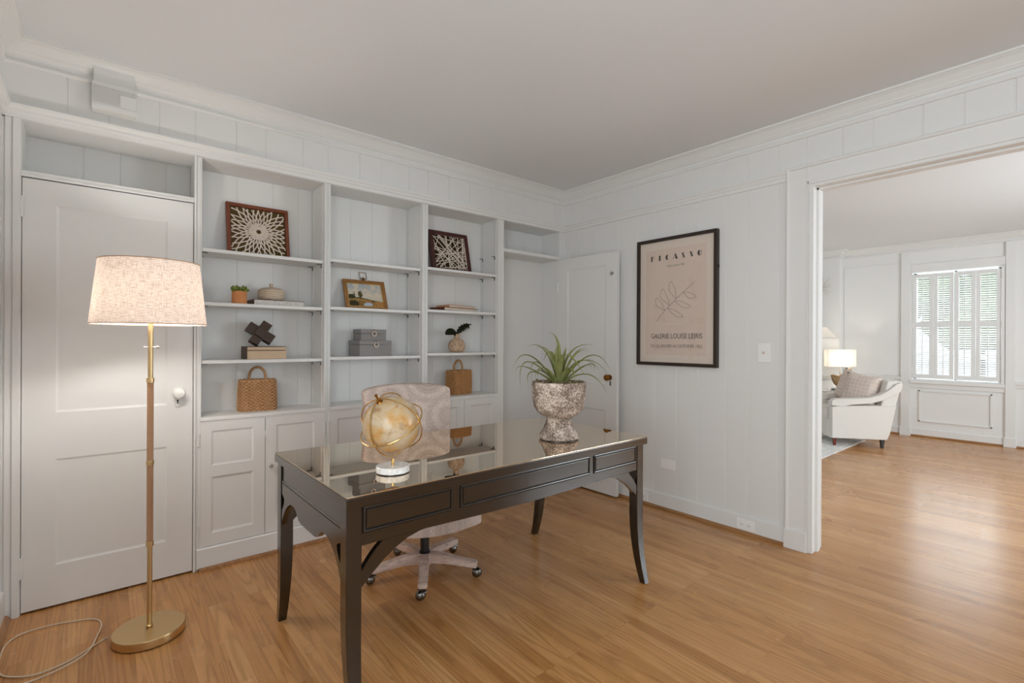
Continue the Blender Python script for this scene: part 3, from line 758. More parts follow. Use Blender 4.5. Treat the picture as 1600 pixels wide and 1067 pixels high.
# ------------------------------------------------------------------ framed poster
PX = XB - .038
t = thing('framed_poster', 'large dark-framed blush exhibition poster on the board wall', 'poster', (XB, 1.99, 1.087))
y0, y1, z0, z1 = 1.668, 2.322, 1.087, 2.047
b = NB(); fw = .024
for a, c, d, e in ((y0, y1, z0, z0 + fw), (y0, y1, z1 - fw, z1)): box(b, PX, XB, a, c, d, e, .002)
for a, c in ((y0, y0 + fw), (y1 - fw, y1)): box(b, PX, XB, a, c, z0 + fw, z1 - fw, .002)
obj('frame', b, 'frame_black', t)
b = NB(); box(b, PX + .018, PX + .022, y0 + fw, y1 - fw, z0 + fw, z1 - fw); obj('mount', b, 'poster_paper', t)
b = NB(); box(b, PX + .0172, PX + .018, 1.752, 2.247, 1.165, 1.965); pr = obj('print', b, 'poster_inner', t)
def text_mesh(s, size, spacing=1.):
    c = bpy.data.curves.new('t', 'FONT'); c.body = s; c.size = size; c.space_character = spacing; c.resolution_u = 3
    o = bpy.data.objects.new('t', c); COL.objects.link(o); bpy.context.view_layer.update()
    dg = bpy.context.evaluated_depsgraph_get(); me = bpy.data.meshes.new_from_object(o.evaluated_get(dg))
    bm = bmesh.new(); bm.from_mesh(me); bpy.data.objects.remove(o); bpy.data.curves.remove(c); bpy.data.meshes.remove(me); return bm
XT = PX + .0166
def put_text(b, s, ya, yb, zb, zt):
    """lay text across y (from ya on the left down to yb) and z on the print"""
    tm = text_mesh(s, 1.); xs = [v.co.x for v in tm.verts]; ys = [v.co.y for v in tm.verts]
    a0, a1, h0, h1 = min(xs), max(xs), 0, .7
    for v in tm.verts:
        u = (v.co.x - a0) / (a1 - a0); w = v.co.y / .7
        v.co = Vector((XT, ya + (yb - ya) * u, zb + (zt - zb) * w))
    merge(b, tm)
b = NB()
put_text(b, 'GALERIE LOUISE LEIRIS', 2.199, 1.781, 1.290, 1.327)
obj('gallery_lettering', b, 'ink', pr)
b = NB(); put_text(b, 'DU 26 JANVIER AU 24 FÉVRIER 1962', 2.199, 1.781, 1.222, 1.246)
put_text(b, 'Vingt et quatre 1962', 2.065, 1.921, 1.826, 1.840); obj('date_lettering', b, 'ink_line', pr)
# title in half-filled deco capitals
b = NB(); zt0, zt1 = 1.878, 1.918
def quad(b, pts):
    f = b.faces.new([b.verts.new((XT, y, z)) for y, z in pts])
def arcband(b, cy, cz, ry, rz, w, a0, a1, n=10):
    for i in range(n):
        p, q = rad(a0 + (a1 - a0) * i / n), rad(a0 + (a1 - a0) * (i + 1) / n)
        quad(b, [(cy - ry * cos(p), cz + rz * sin(p)), (cy - ry * cos(q), cz + rz * sin(q)), (cy - (ry - w) * cos(q), cz + (rz - w) * sin(q)), (cy - (ry - w) * cos(p), cz + (rz - w) * sin(p))])
def halfmoon(b, cy, cz, ry, rz, a0, a1, n=10):
    pts = [(cy - ry * cos(rad(a0 + (a1 - a0) * i / n)), cz + rz * sin(rad(a0 + (a1 - a0) * i / n))) for i in range(n + 1)]
    quad(b, pts)
zc = (zt0 + zt1) / 2; hh = (zt1 - zt0) / 2
Ls = [2.19, 2.125, 2.06, 1.995, 1.93, 1.866, 1.803]
Y = Ls[0]; quad(b, [(Y + .012, zt0), (Y, zt0), (Y, zt1), (Y + .012, zt1)]); arcband(b, Y, zc + hh * .45, .016, hh * .55, .003, -90, 90)
Y = Ls[1]; quad(b, [(Y + .008, zt0), (Y - .006, zt0), (Y - .006, zt1), (Y + .008, zt1)])
Y = Ls[2]; halfmoon(b, Y, zc, .017, hh, 90, 270); arcband(b, Y, zc, .015, hh, .003, 55, 90); arcband(b, Y, zc, .015, hh, .003, -90, -55)
Y = Ls[3]; quad(b, [(Y + .004, zt1), (Y - .004, zt1), (Y - .020, zt0), (Y - .003, zt0)]); quad(b, [(Y + .004, zt1), (Y + .001, zt1), (Y + .016, zt0), (Y + .019, zt0)])
for Y in Ls[4:6]:
    quad(b, [(Y + .014, zt1 - .006), (Y + .004, zt1), (Y - .013, zt0 + .006), (Y - .004, zt0)])
    arcband(b, Y + .002, zc + hh * .45, .013, hh * .5, .0025, 10, 120); arcband(b, Y - .002, zc - hh * .45, .013, hh * .5, .0025, 190, 300)
Y = Ls[6]; halfmoon(b, Y, zc, .017, hh, 90, 270); arcband(b, Y, zc, .016, hh, .003, -90, 90)
bmesh.ops.recalc_face_normals(b, faces=b.faces); obj('title_lettering', b, 'ink', pr)
# plain line drawing (a generic leafy spray)
b = NB(); lines = [
    [(2.155, 1.42), (2.08, 1.50), (2.00, 1.57), (1.92, 1.635), (1.835, 1.70)],
    [(2.08, 1.50), (2.11, 1.56), (2.155, 1.60), (2.15, 1.54), (2.08, 1.50)],
    [(2.04, 1.535), (2.06, 1.60), (2.10, 1.665), (2.115, 1.60), (2.04, 1.535)],
    [(1.985, 1.582), (1.995, 1.65), (2.03, 1.715), (2.045, 1.65), (1.985, 1.582)],
    [(2.06, 1.518), (2.00, 1.50), (1.93, 1.45), (1.99, 1.455), (2.06, 1.518)],
    [(2.00, 1.57), (1.94, 1.56), (1.87, 1.52), (1.93, 1.515), (2.00, 1.57)],
    [(1.93, 1.625), (1.88, 1.62), (1.83, 1.59), (1.88, 1.58), (1.93, 1.625)]]
for L in lines: tube(b, catmull([(XT, y, z) for y, z in L], 8), .0011, 5)
obj('line_drawing', b, 'ink_line', pr)
b = NB(); box(b, PX + .008, PX + .0105, y0 + fw - .004, y1 - fw + .004, z0 + fw - .004, z1 - fw + .004); obj('glazing', b, 'pane', t)
b = NB(); lathe(b, [(0, 0), (.008, 0), (.008, .006), (0, .008)], (XB - .016, y0, 1.79), 12, matrix=Matrix.Rotation(rad(90), 4, 'X')); obj('hanging_stud', b, 'black', t)

# ------------------------------------------------------------------ things on the shelves
S1, S2, S3 = bays[0]['sh'], bays[1]['sh'], bays[2]['sh']
SB = BACK                                       # back of the shelves
def leaning(name, label, cat, xc, zbase, yb, W, H, T, fw, lean, frame, back, group=None, rise=0):
    """a framed panel leaning back; local x width, z height, front face at y=0"""
    t = thing(name, label, cat, (xc, yb, zbase), 0, group)
    Ml = Matrix.Translation((xc, yb, zbase)) @ Matrix.Rotation(-lean, 4, 'X')
    b = NB()
    for a, c, d, e in ((-W / 2, W / 2, 0, fw), (-W / 2, W / 2, H - fw, H)): box(b, a, c, 0, T, d, e, .002)
    for a, c in ((-W / 2, -W / 2 + fw), (W / 2 - fw, W / 2)): box(b, a, c, 0, T, fw, H - fw, .002)
    obj('frame', b, frame, t, matrix=Ml)
    if back:
        b = NB(); box(b, -W / 2 + fw, W / 2 - fw, T * .55, T * .8, fw, H - fw); obj('backing', b, back, t, matrix=Ml)
    return t, Ml
def clip(p, d, w, h):
    """length of the ray p + s d until it leaves the w x h rectangle centred on 0"""
    s = 9.
    for k, lim in ((0, w / 2), (1, h / 2)):
        if abs(d[k]) > 1e-9:
            q = ((lim if d[k] > 0 else -lim) - p[k]) / d[k]; s = min(s, q)
    return s
def band(b, p, q, w, y, th, cz):
    a = math.atan2(q[1] - p[1], q[0] - p[0]); L = math.hypot(q[0] - p[0], q[1] - p[1])
    m4 = Matrix.Translation((p[0], y, p[1] + cz)) @ Matrix.Rotation(-a, 4, 'Y')
    box(b, 0, L, -th / 2, th / 2, -w / 2, w / 2, .0006, 1, matrix=m4)
W, H, fw = .352, .335, .021
t, Ml = leaning('framed_art', 'cherry-framed art of pale bands bursting from a round centre', 'wall art', .757, S1[0], 3.305, W, H, .026, fw, rad(11), 'frame_red', 'olive', 'framed band art')
b = NB(); iw, ih = W - 2 * fw - .004, H - 2 * fw - .004
def ribbon(b, pts, w, y, th, cz):
    tm = bmesh.new(); rows = []
    for i, p in enumerate(pts):
        q, r = pts[max(i - 1, 0)], pts[min(i + 1, len(pts) - 1)]; dx, dz = r[0] - q[0], r[1] - q[1]; L = math.hypot(dx, dz) or 1
        nx, nz = -dz / L * w / 2, dx / L * w / 2
        rows.append([tm.verts.new((p[0] + nx, y + th / 2, p[1] + nz + cz)), tm.verts.new((p[0] - nx, y + th / 2, p[1] - nz + cz)), tm.verts.new((p[0] - nx, y - th / 2, p[1] - nz + cz)), tm.verts.new((p[0] + nx, y - th / 2, p[1] + nz + cz))])
    for A, B in zip(rows, rows[1:]):
        for k in range(4): tm.faces.new((A[k], A[(k + 1) % 4], B[(k + 1) % 4], B[k]))
    tm.faces.new(rows[0]); tm.faces.new(rows[-1][::-1]); bmesh.ops.recalc_face_normals(tm, faces=tm.faces); merge(b, tm)
for s in (-1, 1):
    for i in range(28):
        a = 2 * PI * (i + .25 * s) / 28 + random.uniform(-.02, .02); pts = []; tw_ = .72 + random.uniform(-.05, .05)
        for q in range(26):
            r = .014 + (.215 - .014) * q / 25; ph = a + s * tw_ * (r / .16) ** .62
            x_, z_ = r * cos(ph), r * sin(ph)
            if abs(x_) > iw / 2 or abs(z_) > ih / 2: break
            pts.append((x_, z_))
        ribbon(b, pts, random.uniform(.0058, .0072), .009 + .0012 * s + random.uniform(-.0008, .0008), .003, H / 2)
for i in range(20):
    a = 2 * PI * i / 20
    p = (.017 * cos(a), .017 * sin(a)); q = (.017 * cos(a + 2 * PI / 20), .017 * sin(a + 2 * PI / 20)); band(b, p, q, .006, .009, .004, H / 2)
obj('paper_bands', b, 'strip', t, matrix=Ml)
W, H, fw = .362, .338, .030
t, Ml = leaning('framed_art', 'mahogany-framed art of pale criss-crossing sticks', 'wall art', 2.152, S3[0], 3.28, W, H, .04, fw, rad(13), 'frame_dark', 'umber', 'framed band art')
b = NB(); iw, ih = W - 2 * fw + .012, H - 2 * fw + .012; rng = random.Random(11)
def edgept(u):
    u %= 4
    return [(-iw / 2 + iw * (u), -ih / 2), (iw / 2, -ih / 2 + ih * (u - 1)), (iw / 2 - iw * (u - 2), ih / 2), (-iw / 2, ih / 2 - ih * (u - 3))][int(u)]
fixed = [((-.15, .13), (.10, -.13)), ((-.09, .14), (.14, -.08)), ((-.02, .14), (-.015, -.14)), ((-.14, .06), (.04, -.14)), ((-.14, -.09), (.06, .14)), ((-.11, -.13), (.14, .09)), ((.09, .14), (.06, -.14)), ((-.13, -.03), (.14, .02)), ((-.10, .13), (.13, -.13)), ((.03, .14), (.13, -.11))]
for p, q in fixed: band(b, p, q, .0065, .012 + rng.uniform(-.003, .003), .004, H / 2)
for i in range(26):
    u = rng.uniform(0, 4); p = edgept(u); q = edgept(u + rng.uniform(.7, 2.6))
    band(b, (p[0] * .97, p[1] * .97), (q[0] * .97, q[1] * .97), rng.uniform(.0036, .0054), .012 + rng.uniform(-.003, .003), .003, H / 2)
obj('stick_lattice', b, 'strip', t, matrix=Ml)
# landscape painting
W, H, fw = .308, .226, .022
t, Ml = leaning('landscape_painting', 'small gilt-framed landscape painting with a square hanging ring', 'painting', 1.446, S2[1], 3.285, W, H, .022, fw, rad(20), 'frame_gilt', None)
b = NB()
for a, c, d, e in ((-W / 2 + fw, W / 2 - fw, fw, fw + .006), (-W / 2 + fw, W / 2 - fw, H - fw - .006, H - fw)): box(b, a, c, .003, .018, d, e, .002)
for a, c in ((-W / 2 + fw, -W / 2 + fw + .006), (W / 2 - fw - .006, W / 2 - fw)): box(b, a, c, .003, .018, fw, H - fw, .002)
o = obj('gilt_slip', b, 'gold', t, matrix=Ml)
NX, NZ = 84, 58
def lerp(a, b, t): return tuple(x + (y - x) * max(0, min(1, t)) for x, y in zip(a, b))
from mathutils import noise as mn
def scene_col(u, v):
    n = mn.fractal(Vector((u * 6, v * 6, 1.)), .8, 2., 4); n2 = mn.fractal(Vector((u * 22, v * 22, 5.)), .8, 2., 3)
    sky = lerp((206, 196, 178), (150, 164, 186), (v - .5) * 2 + n * .6)
    if n > .12: sky = lerp(sky, (222, 206, 180), .8)
    c = sky
    hz = .36 + .04 * sin(u * 5) - .10 * (u - .3) + .012 * n2
    if v < hz: c = lerp((150, 128, 78), (176, 112, 58), u * 1.2 + n2 * .5)
    if v < hz and v > hz - .05: c = lerp((70, 76, 46), (130, 124, 80), u + n2)
    if v < .24 + .03 * n2: c = lerp((104, 82, 40), (182, 132, 76), u + .6 * n2)
    if ((u - .55) / .13) ** 2 + ((v - .10) / .09) ** 2 < 1 + .6 * n2: c = lerp((196, 206, 220), (160, 170, 180), n2 + .5)
    if ((u - .13) / .15) ** 2 + ((v - .13) / .13) ** 2 < 1 + .6 * n2: c = (58, 50, 28)
    if ((u - .10) / .11) ** 2 + ((v - .44) / .09) ** 2 < 1 + .7 * n2: c = (60, 58, 34)
    if ((u - .355) / .065) ** 2 + ((v - .53) / .14) ** 2 < 1 + .8 * n2: c = (82, 74, 40)
    if abs(u - .36) < .012 and v < .45 and v > .32: c = (60, 48, 30)
    if ((u - .185) / .018) ** 2 + ((v - .52) / .12) ** 2 < 1: c = (56, 54, 36)
    if ((u - .70) / .03) ** 2 + ((v - .25) / .04) ** 2 < 1: c = (48, 38, 28)
    return srgb(*[max(0, min(255, q)) for q in c])
me = bpy.data.meshes.new('canvas'); vs = []; fs = []
w0, h0 = W - 2 * fw - .006, H - 2 * fw - .006
for j in range(NZ + 1):
    for i in range(NX + 1): vs.append((-w0 / 2 + w0 * i / NX, .012, fw + .003 + h0 * j / NZ))
for j in range(NZ):
    for i in range(NX): k0 = j * (NX + 1) + i; fs.append((k0, k0 + 1, k0 + NX + 2, k0 + NX + 1))
me.from_pydata([tuple((ROOTM[t.name].inverted() @ Ml) @ Vector(v)) for v in vs], [], fs)
ca = me.color_attributes.new('Col', 'FLOAT_COLOR', 'POINT')
for j in range(NZ + 1):
    for i in range(NX + 1): ca.data[j * (NX + 1) + i].color = scene_col(i / NX, j / NZ)
me.materials.append(M['oil']); o = bpy.data.objects.new('canvas', me); COL.objects.link(o); o.parent = t
b = NB(); box(b, -W / 2 + fw - .002, W / 2 - fw + .002, .013, .018, fw - .002, H - fw + .002); obj('backing', b, 'brown_edge', t, matrix=Ml)
b = NB(); zz = H
tube(b, [(-.024, .006, zz + .014), (-.026, .006, zz + .062), (.026, .006, zz + .062), (.024, .006, zz + .014)], .0030, 8, closed=True)
lathe(b, [(0, 0), (.012, 0), (.011, .008), (.006, .012), (.006, .024), (0, .026)], (0, .008, zz), 16); obj('hanging_ring', b, 'brass', t, matrix=Ml)

# potted succulent
def potted_succulent():
    x, y, z = .628, 3.225, S1[1]
    t = thing('potted_succulent', 'small green succulent in a terracotta pot on the bookcase shelf', 'potted plant', (x, y, z))
    b = NB(); lathe(b, [(0, 0), (.037, 0), (.039, .002), (.040, .073), (.039, .075), (.036, .075), (.0355, .066), (0, .066)], (x, y, z), 32); obj('pot', b, 'terracotta', t)
    b = NB(); rng = random.Random(3)
    for i in range(46):
        a = rng.uniform(0, 2 * PI); e = rng.uniform(.05, 1.3); L = rng.uniform(.020, .034); cx, cy = rng.uniform(-.026, .026), rng.uniform(-.026, .026)
        d = Vector((cos(a) * cos(e) + cx * 16, sin(a) * cos(e) + cy * 16, sin(e) + .3)).normalized(); p0 = Vector((x + cx, y + cy, z + .068 + rng.uniform(0, .016)))
        tube(b, [p0, p0 + d * L * .35, p0 + d * L * .7, p0 + d * L], [.004, .0085, .0075, .0015], 7)
    obj('foliage', b, 'succ_leaf', t)
potted_succulent()
# flat book with a lidded bowl on top
def flat_book(name, label, x0, x1, y0, y1, z0, th, cover, page, ct=.0028, group=None, rot=0):
    cx, cy = (x0 + x1) / 2, (y0 + y1) / 2
    t = thing(name, label, 'book', (cx, cy, z0), rot, group); hx, hy = (x1 - x0) / 2, (y1 - y0) / 2
    b = NB(); box(b, -hx, hx, -hy, hy, 0, ct, .0008, 1); box(b, -hx, hx, -hy, hy, th - ct, th, .0008, 1); box(b, -hx, -hx + ct, -hy, hy, ct, th - ct)
    obj('cover', b, cover, t, local=True)
    b = NB(); box(b, -hx + ct, hx - .003, -hy + .003, hy - .003, ct, th - ct); obj('pages', b, page, t, local=True)
    return t
flat_book('coffee_table_book', 'slim dark-bound book with silvery pages under the lidded bowl', .700, .988, 3.20, 3.375, S1[1], .033, 'brown_edge', 'pages', group='books on the shelves')
x, y, z = .815, 3.285, S1[1] + .033
t = thing('lidded_bowl', 'round bleached-wood bowl with a knobbed lid on a slim book', 'bowl', (x, y, z))
b = NB(); lathe(b, [(0, 0), (.060, 0), (.070, .006), (.0765, .022), (.0765, .054), (.073, .056), (.070, .050), (0, .050)], (x, y, z), 40); obj('bowl', b, 'bowl', t)
b = NB(); lathe(b, [(0, .054), (.0765, .055), (.0755, .062), (.060, .073), (.030, .081), (.013, .083), (0, .083)], (x, y, z), 40); l = obj('lid', b, 'bowl', t)
b = NB(); lathe(b, [(0, .080), (.012, .082), (.0085, .088), (.009, .092), (.0125, .098), (.011, .105), (0, .107)], (x, y, z), 20); obj('lid_knob', b, 'bowl', l)
# cream keepsake box and knot sculpture
x0, x1, y0, y1, z = .668, .884, 3.21, 3.365, S1[2]
t = thing('keepsake_box', 'cream linen lidded box with dark edges under the wooden knot', 'box', ((x0 + x1) / 2, (y0 + y1) / 2, z))
b = NB(); box(b, x0, x1, y0, y1, 0 + z, z + .050, .0015); obj('box_body', b, 'cream_box', t)
b = NB(); box(b, x0 + .003, x1 - .003, y0 + .003, y1 - .003, z + .050, z + .0545); obj('shadow_reveal', b, 'brown_edge', t)
b = NB(); box(b, x0, x1, y0, y1, z + .0545, z + .0725, .0015); l = obj('box_lid', b, 'cream_box', t)
b = NB(); box(b, x0 - .0006, x1 + .0006, y0 - .0006, y1 + .0006, z + .0725, z + .0755, .0006, 1); obj('lid_edge', b, 'brown_edge', l)
b = NB(); box(b, x0 - .002, x0 + .0005, y0 + .001, y1 - .001, z, z + .073); obj('dark_spine', b, 'brown_edge', t)
t = thing('wooden_knot', 'dark burnt-wood interlocking block knot standing on the cream box', 'sculpture', (.754, 3.29, z + .0755))
RK = Matrix.Translation((.754, 3.285, z + .0755 + .078)) @ Matrix.Rotation(rad(-6), 4, 'Z') @ Matrix.Rotation(rad(-12), 4, 'X') @ Matrix.Rotation(rad(34), 4, 'Y')
a, L = .0290, .081
for spec in (((-L, L), (-a, a), (-a, a)), ((-a, a), (-a, a), (-L * .93, L * .93)), ((-a, a), (-L * .6, L * .6), (-a, a))):
    b = NB(); (p, q), (r, s), (u, v) = spec; box(b, p, q, r, s, u, v, .003); obj('beam', b, 'knot', t, matrix=RK)

# wicker baskets
def weave_attr(o):
    at = o.data.attributes.new('Weave', 'FLOAT', 'POINT')
    for i in range(len(o.data.vertices)): at.data[i].value = .62 + .28 * sin(i * .71)
def basket(label, xc, yc, z0, wx, dy, h, flare, hr, hh, rot, m, wave):
    t = thing('wicker_basket', label, 'basket', (xc, yc, z0), rot, 'wicker baskets')
    b = NB(); NT, ROW, SUB = 168, wave, 4; nz = ROW * SUB
    def outline(s, k, off=0.):
        # rounded rectangle, s in 0..1
        a = 2 * PI * s; p = 4.2; c_, s_ = cos(a), sin(a)
        r = (abs(c_) ** p + abs(s_) ** p) ** (-1 / p)
        return (wx / 2 * k + off) * r * c_, (dy / 2 * k + off) * r * s_
    tm = bmesh.new(); rings = []; wv_ = []
    stakes = 28
    for iz in range(nz + 1):
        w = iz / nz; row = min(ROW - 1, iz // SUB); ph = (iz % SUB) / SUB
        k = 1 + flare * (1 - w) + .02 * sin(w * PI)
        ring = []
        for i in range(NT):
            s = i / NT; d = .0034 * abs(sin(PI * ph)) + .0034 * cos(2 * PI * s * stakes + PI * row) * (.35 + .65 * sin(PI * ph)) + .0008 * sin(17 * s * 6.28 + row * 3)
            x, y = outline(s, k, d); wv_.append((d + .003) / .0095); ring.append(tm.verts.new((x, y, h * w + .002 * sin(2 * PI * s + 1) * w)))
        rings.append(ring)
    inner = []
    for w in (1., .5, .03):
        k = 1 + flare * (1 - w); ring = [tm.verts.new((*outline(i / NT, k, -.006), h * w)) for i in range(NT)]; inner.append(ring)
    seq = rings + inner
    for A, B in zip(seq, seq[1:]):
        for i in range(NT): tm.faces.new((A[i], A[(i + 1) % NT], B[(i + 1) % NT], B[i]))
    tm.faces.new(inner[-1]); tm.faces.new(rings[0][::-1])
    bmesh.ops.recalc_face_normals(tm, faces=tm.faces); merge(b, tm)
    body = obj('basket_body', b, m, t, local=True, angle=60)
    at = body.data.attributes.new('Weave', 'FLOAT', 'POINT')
    for i, v in enumerate(body.data.vertices): at.data[i].value = wv_[i] if i < len(wv_) else .35  # low value in the gaps: recess shade carried as vertex tone
    b = NB(); n = 96
    pts = [(*outline(i / n, 1.0, -.002), h + .002 * sin(i * 1.9)) for i in range(n)]
    tube(b, pts, [.0052 + .0010 * sin(i * 2.1) for i in range(n)], 8, closed=True); weave_attr(obj('braided_rim', b, m, t, local=True))
    for q, sy in enumerate((1,)):
        b = NB(); pts = []; yy = dy / 2 * .2
        for i in range(41):
            a = PI * i / 40
            pts.append((-hr * cos(a) * (1.0 if True else 1), yy - .004 * sin(a), h - .03 + .03 * min(1, sin(a) * 6) + hh * sin(a) ** .8))
        tube(b, pts, [.0082 + .0010 * sin(i * 2.4) for i in range(41)], 9); weave_attr(obj('handle', b, m, t, local=True))
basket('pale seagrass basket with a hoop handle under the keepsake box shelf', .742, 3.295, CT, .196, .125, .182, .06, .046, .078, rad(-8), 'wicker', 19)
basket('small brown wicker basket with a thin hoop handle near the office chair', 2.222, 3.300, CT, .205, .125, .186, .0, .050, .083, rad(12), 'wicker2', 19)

# grey storage boxes
def ring_box(label, xc, yc, z, W, D, H, lid, rot):
    t = thing('storage_box', label, 'box', (xc, yc, z), rot, 'grey storage boxes')
    b = NB(); box(b, -W / 2 + .001, W / 2 - .001, -D / 2 + .001, D / 2 - .001, 0, H - lid - .0015, .002); obj('box_body', b, 'greybox', t, local=True)
    b = NB(); box(b, -W / 2, W / 2, -D / 2, D / 2, H - lid, H, .002); l = obj('box_lid', b, 'greybox', t, local=True)
    b = NB(); n = 28; R = .0165
    pts = [(R * cos(2 * PI * i / n), -D / 2 - .006, H - lid * .95 - .003 + R * sin(2 * PI * i / n)) for i in range(n)]
    tube(b, pts, .0042, 8, closed=True); o = obj('ring_pull', b, 'bone', l, local=True); o['label'] = 'pale bone ring'
    b = NB(); box(b, -.004, .004, -D / 2 - .009, -D / 2, H - lid * .6, H - lid * .6 + .012, .001); obj('ring_tab', b, 'brown_edge', l, local=True)
ring_box('grey grasscloth box with a ring pull, the wider one at the bottom', 1.462, 3.285, S2[2], .252, .150, .108, .028, rad(7))
ring_box('small grey grasscloth box with a ring pull stacked on a wider box', 1.460, 3.290, S2[2] + .108, .196, .115, .077, .029, rad(5))

# books on the third bookcase
flat_book('hardback_book', 'brown hardback book lying below the tan book', 1.985, 2.345, 3.20, 3.37, S3[1], .026, 'brown_book', 'paper_edge', .004, 'books on the shelves', rad(9))
flat_book('hardback_book', 'tan hardback book lying on the brown book', 2.045, 2.325, 3.215, 3.365, S3[1] + .026, .020, 'tan_book', 'paper_edge', .004, 'books on the shelves', rad(9))
# clay vase with a dark leaf spray
x, y, z = 2.178, 3.270, S3[2]
t = thing('bud_vase', 'round speckled clay bud vase with a straight neck on the shelf', 'vase', (x, y, z))
b = NB(); lathe(b, [(0, 0), (.040, 0), (.050, .006), (.062, .022), (.0685, .046), (.067, .066), (.056, .090), (.040, .103), (.026, .108), (.0225, .112), (.0225, .142), (.0235, .146), (.019, .146), (.018, .112), (0, .11)], (x, y, z), 40)
obj('vase_body', b, 'vase', t)
t = thing('leaf_spray', 'two dark glossy cut leaves standing in the clay bud vase', 'leaf', (x, y, z + .1))
def leaf_blade(path, widths, notch=None, th=.0016):
    b = NB(); tm = bmesh.new(); P = [Vector(p) for p in path]; up = Vector((0, .45, .9)); L = []; R = []; C_ = []
    for i, p in enumerate(P):
        d = (P[min(i + 1, len(P) - 1)] - P[max(i - 1, 0)]).normalized(); side = d.cross(Vector((0, -.75, .65))).normalized()
        w = widths[i]; L.append(tm.verts.new(p + side * w + Vector((0, 0, -w * .25)))); R.append(tm.verts.new(p - side * w * .9 + Vector((0, 0, -w * .35)))); C_.append(tm.verts.new(p + Vector((0, 0, .003))))
    for i in range(len(P) - 1):
        tm.faces.new((L[i], L[i + 1], C_[i + 1], C_[i])); tm.faces.new((C_[i], C_[i + 1], R[i + 1], R[i]))
    r = bmesh.ops.solidify(tm, geom=tm.faces[:], thickness=th); bmesh.ops.recalc_face_normals(tm, faces=tm.faces); merge(b, tm); return b
n = 14
p1 = bez((x, y, z + .145), (x - .05, y - .02, z + .205), (x - .125, y - .03, z + .140), n)
b = leaf_blade(p1, [.004, .020, .030, .036, .038, .036, .038, .034, .036, .030, .032, .024, .022, .012, .002]); tube(b, [(x, y, z + .10), (x - .004, y, z + .15)], .0035, 6); obj('leaf', b, 'dark_leaf', t)
p2 = bez((x, y, z + .145), (x + .05, y - .01, z + .235), (x + .128, y - .02, z + .225), n)
b = leaf_blade(p2, [.004, .012, .016, .026, .018, .036, .020, .040, .016, .040, .018, .040, .008, .006, .003]); tube(b, [(x + .004, y, z + .10), (x + .004, y, z + .15)], .003, 6); obj('leaf', b, 'dark_leaf', t)

# ------------------------------------------------------------------ floor lamp
LX, LY = .169, 2.600
t = thing('floor_lamp', 'brass floor lamp with a wide linen drum shade beside the closet door', 'floor lamp', (LX, LY, 0))
b = NB(); lathe(b, [(0, .003), (.126, .003), (.129, .006), (.129, .034), (.127, .037), (0, .037)], (LX, LY, 0), 72); obj('base', b, 'satin_brass', t)
b = NB(); lathe(b, [(0, 0), (.120, 0), (.120, .004), (0, .004)], (LX, LY, 0), 48); obj('base_pad', b, 'black', t)
b = NB(); tube(b, [(LX, LY, .038), (LX, LY, 1.40)], .0095, 20); lathe(b, [(.0095, .040), (.0125, .040), (.0125, .046), (.0095, .048)], (LX, LY, 0), 20); obj('pole', b, 'satin_brass', t)
for a, c in ((.40, .735), (.745, 1.085)):
    b = NB(); tube(b, [(LX, LY, a), (LX, LY, c)], .0118, 20); obj('leather_wrap', b, 'leather', t)
for z in (.392, .738, 1.090):
    b = NB(); lathe(b, [(.009, z - .010), (.0138, z - .010), (.0142, z - .007), (.0142, z + .007), (.0138, z + .010), (.009, z + .010)], (LX, LY, 0), 20); obj('collar', b, 'satin_brass', t)
b = NB(); m4 = Matrix.Rotation(rad(90), 4, 'Y'); tube(b, [(LX - .022, LY + .012, 1.232), (LX + .020, LY - .012, 1.232)], .0025, 8); lathe(b, [(0, -.007), (.005, -.005), (.007, 0), (.005, .005), (0, .007)], (LX + .024, LY - .015, 1.232), 14); obj('switch_knob', b, 'steel', t)
SZ0, SZ1, SR0, SR1 = 1.329, 1.592, .204, .177
b = NB(); lathe(b, [(SR0, SZ0), (SR1, SZ1), (SR1 - .0016, SZ1), (SR0 - .0016, SZ0), (SR0, SZ0)], (0, 0, 0), 96)
for v in b.verts: v.co += Vector((LX, LY, 0))
sh_ = obj('lamp_shade', b, 'shade', t)
for R, z in ((SR0, SZ0), (SR1, SZ1)):
    b = NB(); lathe(b, [(R + .0004, z - .0016), (R + .0010, z - .0016), (R + .0010, z + .0016), (R + .0004, z + .0016), (R + .0004, z - .0016)], (LX, LY, 0), 96); obj('shade_trim', b, 'leather', sh_)
b = NB()
for i in range(3):
    a = 2 * PI * i / 3 + .4; tube(b, [(LX, LY, 1.55), (LX + (SR1 - .01) * cos(a), LY + (SR1 - .01) * sin(a), SZ1 - .012)], .002, 6)
tube(b, [(LX, LY, 1.38), (LX, LY, 1.552)], .005, 8); obj('shade_spider', b, 'steel', sh_)
BULBS = [(LX - .085, LY - .03, 1.438), (LX + .07, LY + .03, 1.438)]
for i, (bx, by, bz) in enumerate(BULBS):
    b = NB(); lathe(b, [(0, -.050), (.013, -.048), (.014, -.030), (.022, -.010), (.030, .012), (.024, .034), (0, .045)], (bx, by, bz), 18)
    tube(b, [(LX, LY, 1.385), (bx, by, 1.395), (bx, by, 1.418)], .006, 8); obj('bulb', b, 'bulb', t)
cord = [(LX - .126, LY + .045, .022), (.02, 2.672, .005), (-.019, 2.640, .005), (-.085, 2.58, .005), (-.17, 2.555, .005), (-.235, 2.585, .005)]
loop = [(-.285, 2.66, .005), (-.294, 2.84, .005), (-.262, 2.935, .005), (-.18, 2.955, .005), (-.095, 2.935, .0055), (-.012, 2.895, .005), (.012, 2.82, .005), (-.005, 2.70, .008), (-.03, 2.60, .010), (-.085, 2.545, .010), (-.16, 2.52, .006), (-.24, 2.515, .005), (-.292, 2.54, .005)]
